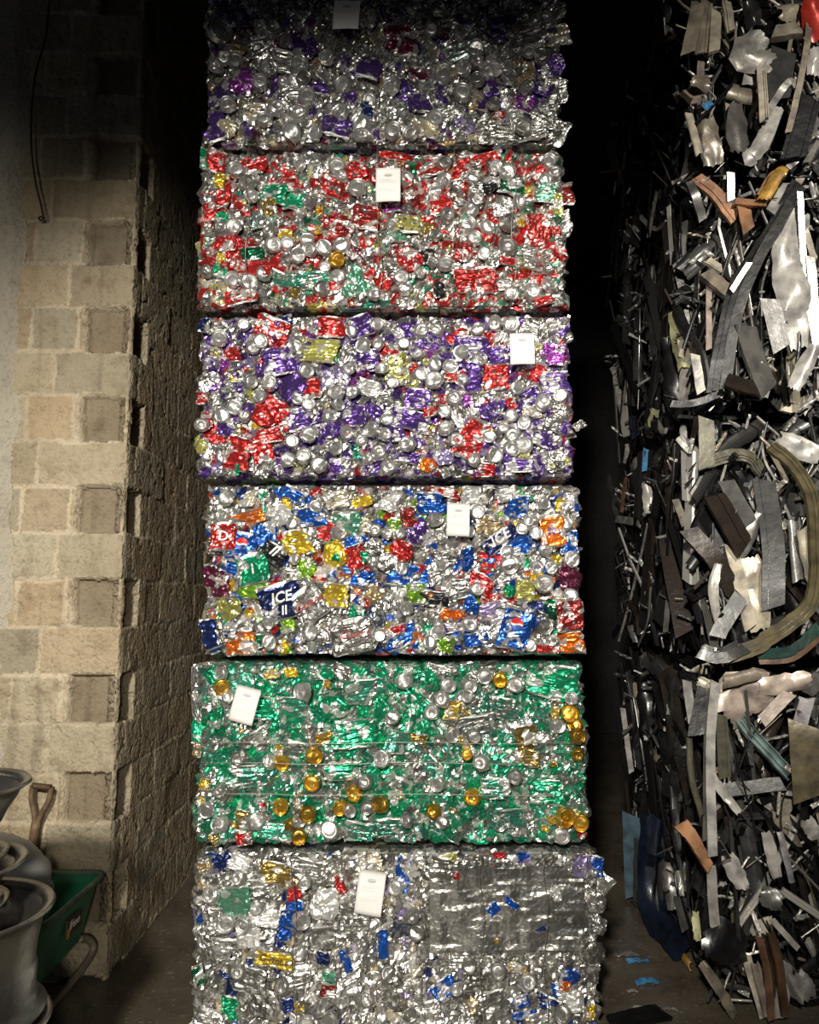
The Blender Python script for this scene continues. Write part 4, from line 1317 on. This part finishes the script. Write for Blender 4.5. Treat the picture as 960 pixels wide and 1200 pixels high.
def green_tray():
    zt, zb = .455, .215
    a = at(50, 1086, 2.64); b = at(122, 1024, 3.17)
    xr0, y0 = a.x, a.y
    xr1, y1 = b.x, b.y
    xl = xr0 - .52
    root = thing('wheelbarrow', 'green metal wheelbarrow tray with grey tube frame against the block wall', 'wheelbarrow', (xr0 - .26, (y0 + y1) / 2, 0))
    base = root.location.copy()
    za, zb2 = a.z, b.z
    # rounded rectangle loops, top and bottom
    def loop(ins, z, rad, t=0.):
        pts = []
        X0, X1, Y0_, Y1_ = xl + ins, xr0 - ins, y0 + ins, y1 - ins
        for (cx, cy, a0) in ((X1 - rad, Y1_ - rad, 0), (X0 + rad, Y1_ - rad, 90), (X0 + rad, Y0_ + rad, 180), (X1 - rad, Y0_ + rad, 270)):
            for k in range(7):
                w = math.radians(a0 + 90 * k / 6)
                f = (cy - y0) / (y1 - y0)
                pts.append((cx + rad * math.cos(w) + (xr1 - xr0) * f, cy + rad * math.sin(w), z + (zb2 - za) * f * (1 if z > .3 else .3)))
        return pts
    L = [loop(.0, za - .004, .05), loop(.012, za - .03, .05), loop(.045, zb + .03, .06), loop(.07, zb, .06), loop(.16, zb - .004, .05),
         ]
    Li = [loop(.16, zb + .002, .05), loop(.072, zb + .006, .06), loop(.049, zb + .034, .06), loop(.016, za - .03, .05), loop(.004, za - .004, .05)]
    mb = MB(); V = []; Fc = []
    rings = L + Li
    n = 28
    for r in rings: V += [Vector(p) - base for p in r]
    for i in range(len(rings) - 1):
        for k in range(n):
            k2 = (k + 1) % n
            Fc.append((i * n + k, i * n + k2, (i + 1) * n + k2, (i + 1) * n + k))
    Fc.append(tuple(4 * n + k for k in range(n))); Fc.append(tuple(5 * n + k for k in range(n)))
    mb.add(V, Fc)
    mb.build('tray', M_GREEN, root, smooth=False)
    mb = MB(); P = [Vector(p) - base for p in loop(-.004, za, .05)]; P.append(P[0]); P.append(P[1])
    mb.tube(P, .011, 8, cap=False)
    mb.build('rolled_edge', M_GREENRIM, root, smooth=True)
    # maker's plate on the side
    c = at(91, 1082, 2.93) - base
    mb = MB()
    xx = xr0 - .018 + (xr1 - xr0) * .55 - base.x
    mb.box((xx, c.y - .062, c.z - .03), (xx + .006, c.y + .062, c.z + .03), 0, .002)
    mb.box((xx + .006, c.y - .062, c.z - .03), (xx + .007, c.y - .04, c.z + .0), 1)
    o = mb.build('maker_plate', (M_PLATE, M_PLATEORANGE), root)
    o.rotation_euler = (0, 0, 0)
    cu = bpy.data.curves.new('tmp', 'FONT'); cu.body = 'JFuso'; cu.size = .04; cu.shear = .3; cu.align_x = 'CENTER'; cu.align_y = 'CENTER'; cu.extrude = .0006
    to = bpy.data.objects.new('tmp', cu); COL.objects.link(to); bpy.context.view_layer.update()
    me = bpy.data.meshes.new_from_object(to.evaluated_get(bpy.context.evaluated_depsgraph_get()))
    bpy.data.objects.remove(to)
    me.materials.clear(); me.materials.append(M_WHITEINK)
    t = obj('plate_lettering', me, o)
    t.rotation_euler = (math.radians(90), 0, math.radians(90)); t.location = (xx + .0068, c.y, c.z + .004)
    # tube frame under the tray
    q = lambda px, py, Y: at(px, py, Y) - base
    mb = MB()
    xs = xr0 - .05
    P = [Vector((xs - .015, y1 - .08, zb + .02)), Vector((xs + .0, y1 - .02, zb - .005)), Vector((xs + .012, y1 - .0, zb - .05)), Vector((xs - .0, y1 - .09, zb - .09)), Vector((xs - .02, y0 + .14, .105)), Vector((xs - .04, y0 - .06, .10)), Vector((xs - .05, y0 - .35, .11))]
    P = [p - base for p in smooth_path(P, 6)]
    mb.tube(P, .014, 10)
    mb.build('tube_frame', M_TUBE, root, smooth=True)
    mb = MB()
    P = [Vector((p.x - .36, p.y, p.z)) for p in P]
    mb.tube(P, .014, 10)
    mb.build('tube_frame', M_TUBE, root, smooth=True)
    # wheel
    wc = at(74, 1198, 2.62); wc.z = .135
    wl = obj('wheel', None, root) if False else None
    mb = MB(); mb.lathe([(.085, -.03), (.115, -.038), (.132, -.022), (.135, 0), (.132, .022), (.115, .038), (.085, .03)], 40, closed=True)
    t = mb.build('tyre', M_RUBBER, root, smooth=True)
    t.rotation_euler = (math.radians(90), 0, math.radians(28)); t.scale = (.77, .77, .8); t.location = Vector((-1.33, 2.79, .106)) - base
    mb = MB(); mb.lathe([(0, -.02), (.03, -.03), (.085, -.018), (.088, 0), (.085, .018), (.03, .03), (0, .02)], 32)
    h = mb.build('wheel_disc', M_IRON, t, smooth=True)
    return root
green_tray()

def shovel():
    top = at(49, 922, 3.238)
    foot = Vector((top.x - .05, 3.232, .285))
    root = thing('shovel', 'wooden D-handled shovel leaning on the block wall behind the green tray', 'shovel', (foot.x, foot.y, .02))
    base = root.location.copy()
    d = (foot - top).normalized()
    X = Vector((1, 0, 0)); X = (X - d * X.dot(d)).normalized()
    mb = MB()
    s = .037
    P = smooth_path([top - X * s, top + X * 0, top + X * s], 4)
    mb.tube([p - base for p in P], .013, 10)
    mb.build('grip', M_IRON, root, smooth=True)
    mb = MB()
    j = top + d * .135
    mb.tube([p - base for p in smooth_path([top - X * s, top - X * s * .9 + d * .05, top - X * s * .3 + d * .11, j + d * .03], 5)], .0115, 8)
    mb.tube([p - base for p in smooth_path([top + X * s, top + X * s * .95 + d * .05, top + X * s * .35 + d * .11, j + d * .03], 5)], .0115, 8)
    mb.tube([p - base for p in smooth_path([j, j + d * .15, foot], 6)], .018, 10)
    mb.build('handle', M_WOOD, root, smooth=True)
    mb = MB()
    V, Fc = [], []
    n = 8
    for s_ in (0, .003):
        for i in range(n + 1):
            for k in range(n + 1):
                u = i / n - .5; v = k / n
                w = .2 * (1 - .25 * v * v)
                V.append(foot + X * (u * w) + d * (v * .27) + Vector((0, .012 * (u * 2) ** 2 + s_ - .01, 0)) - base)
    m = (n + 1) ** 2
    for i in range(n):
        for k in range(n):
            a = i * (n + 1) + k
            Fc.append((a, a + n + 1, a + n + 2, a + 1)); Fc.append((m + a, m + a + 1, m + a + n + 2, m + a + n + 1))
    mb.add(V, Fc)
    mb.build('blade', M_IRON, root, smooth=True)
shovel()

def white_sack():
    """slumped white plastic sack standing in the tray, its folded rim turned outward"""
    n, m = 44, 26
    cx, cy, z0, z1 = -1.545, 2.86, .235, .0
    z1 = at(28, 972, cy).z
    xr = at(57, 1030, cy).x
    rx, ry = xr - cx, .15
    V, Fc = [], []
    for i in range(m + 1):
        t = i / m
        prof = math.sqrt(max(0, 1 - max(0, (t - .45) / .55) ** 2.3)) * (.74 + .26 * min(1, t * 2.4))
        for k in range(n):
            a = 2 * math.pi * k / n
            V.append((rx * prof * math.cos(a) + .03 * t * t, ry * prof * math.sin(a), (z1 - z0) * t))
    A = np.array(V)
    d = crumple(A, 5, 3.2, 4, .62)
    r = A.copy(); r[:, 2] = 0
    r /= np.linalg.norm(r, axis=1, keepdims=True) + 1e-6
    A += r * (d * .016)[:, None]; A[:, 2] += .008 * d * (A[:, 2] > .05)
    for i in range(m):
        for k in range(n):
            k2 = (k + 1) % n
            Fc.append((i * n + k, i * n + k2, (i + 1) * n + k2, (i + 1) * n + k))
    Fc.append(tuple(range(n))[::-1]); Fc.append(tuple(m * n + k for k in range(n)))
    root = thing('plastic_sack', 'crumpled white plastic sack standing in the green tray behind the alloy rims', 'sack', (cx, cy, z0))
    obj('sack_body', mesh_from('sack_body', A, Fc, (M_SACK,), smooth=True), root)
    mb = MB()
    P = []
    for k in range(30):
        u = k / 29
        P.append(Vector((rx * (1.02 - .10 * (u - .55) ** 2) * math.cos(-1.35 + 1.5 * u) + .012, -ry * .98 * abs(math.sin(-1.35 + 1.5 * u)) , (z1 - z0) * (.28 + .35 * u) + .010 * math.sin(k * 1.9))))
    mb.tube(P, [.007 + .003 * math.sin(k * 2.3) for k in range(30)], 7)
    mb.build('folded_rim', M_SACK, root, smooth=True)
white_sack()

def cable():
    mb = MB()
    P = smooth_path([at(x, y, WALL_Y - .03) for x, y in ((60, -30), (54, 40), (42, 85), (37, 130), (37, 175), (42, 215), (48, 240), (51, 256))], 8)
    mb.tube(P, .0042, 8)
    K = [P[-1] + Vector((.012 * math.cos(a) - .008, .004 * math.sin(a * 2), .007 * math.sin(a))) for a in [i * .7 for i in range(18)]]
    mb.tube(K, .0042, 8)
    o = mb.build('hanging_cable', M_CABLE, None, smooth=True)
    tag(o, 'thin dark cable hanging down the block wall, knotted at its end', 'cable')
cable()

# litter on the floor between the stacks
def litter():
    rr = random.Random(8)
    spots = [(735, 1121, 's', .05, 'crumpled silver foil scrap on the floor in front of the blue plates'),
             (748, 1129, 'U', .045, 'upper of two blue plastic scraps on the floor beside the scrap bale'),
             (759, 1153, 'U', .045, 'lower of two blue plastic scraps on the floor beside the scrap bale'),
             (742, 1163, 'l', .02, 'tiny grey shred on the bare floor left of the lower blue scrap'),
             (750, 1184, 'l', .03, 'small pale shred on the floor just behind the black bar'),
             (786, 1184, 's', .025, 'small silver shred on the floor near the tan curved strip')]
    for i, (x, y, c, s, lab) in enumerate(spots):
        r = ray(x, y); p = CAM + r * (-CAM.z / r.z)
        P = [Vector((-s, 0, 0)), Vector((0, s * .2, .003)), Vector((s, 0, 0))]
        V, Fc = sheet(P, s * .8, Vector((0, 0, 1)), 60 + i, .35, .1)
        zmin = min(v[2] for v in V)
        me = mesh_from('floor_scrap', [(v[0], v[1], v[2] - zmin) for v in V], Fc, (M_RAW if c == 's' else M_PAINT,))
        o = obj('floor_scrap', me, color=SC[c]); o.location = (p.x, p.y, .001)
        tag(o, lab, 'scrap')
    a, b = CAM + ray(716, 1206) * (-1.5 / ray(716, 1206).z), CAM + ray(778, 1192) * (-1.5 / ray(778, 1192).z)
    a.z = b.z = .022
    mb = MB()
    V, Fc = sweep([a, a.lerp(b, .5) + Vector((0, .006, 0)), b], Vector((0, -.3, 1)).normalized(), section('rib', .07, rr), rr)
    mb.add(V, Fc)
    o = mb.build('black_profile_strip', M_PAINT, None, color=SC['k'])
    tag(o, 'black ribbed metal strip lying on the floor between the two stacks', 'metal strip')
litter()

# ------------------------------------------------------------------ camera, light
cam = bpy.data.cameras.new('camera')
co = bpy.data.objects.new('camera', cam); COL.objects.link(co)
cam.sensor_fit = 'VERTICAL'; cam.sensor_height = 36; cam.lens = F / 1200 * 36
cam.clip_start = .05
co.location = CAM; co.rotation_euler = (math.radians(90) + PITCH, 0, 0)
scene.camera = co

def aim(o, tgt):
    d = Vector(tgt) - o.location
    o.rotation_euler = d.to_track_quat('-Z', 'Y').to_euler()
def spot(name, loc, tgt, power, deg, blend, size, col=(1, .95, .86)):
    l = bpy.data.lights.new(name, 'SPOT'); l.energy = power; l.spot_size = math.radians(deg); l.spot_blend = blend
    l.shadow_soft_size = size; l.color = col
    o = bpy.data.objects.new(name, l); COL.objects.link(o); o.location = loc; aim(o, tgt); return o
def area(name, loc, tgt, power, sx, sy, col=(1, .95, .87)):
    l = bpy.data.lights.new(name, 'AREA'); l.energy = power; l.shape = 'RECTANGLE'; l.size = sx; l.size_y = sy; l.color = col
    o = bpy.data.objects.new(name, l); COL.objects.link(o); o.location = loc; aim(o, tgt); return o
spot('hall_lamp_main', (-.55, -1.7, 2.85), (-.15, 2.9, 1.62), 800, 52, .66, .13, (1, .94, .83))
spot('pile_fill_spot', (2.0, -1.6, 4.0), (1.95, 3.0, 2.45), 700, 48, .9, .10, (1, .93, .82))  # added spot that brightens the scrap bales, no known fixture
spot('wall_wash_spot', (-2.5, -1.0, 3.0), (-2.65, 3.3, 1.9), 260, 52, 1.0, .2, (1, .93, .80))  # added wash for the left strip of wall, not an existing lamp
spot('low_fill_spot', (.5, -1.9, 2.0), (-1.15, 3.6, .25), 165, 40, .9, .12, (1, .92, .78))  # added fill for the lower side wall and tray, no real source
w = bpy.data.worlds.new('world'); scene.world = w; w.use_nodes = True
w.node_tree.nodes['Background'].inputs[0].default_value = (.55, .6, .7, 1)
w.node_tree.nodes['Background'].inputs[1].default_value = .04
vs = scene.view_settings
vs.view_transform = 'Standard'; vs.look = 'None'; vs.gamma = 1; vs.exposure = 0.42; vs.use_curve_mapping = False
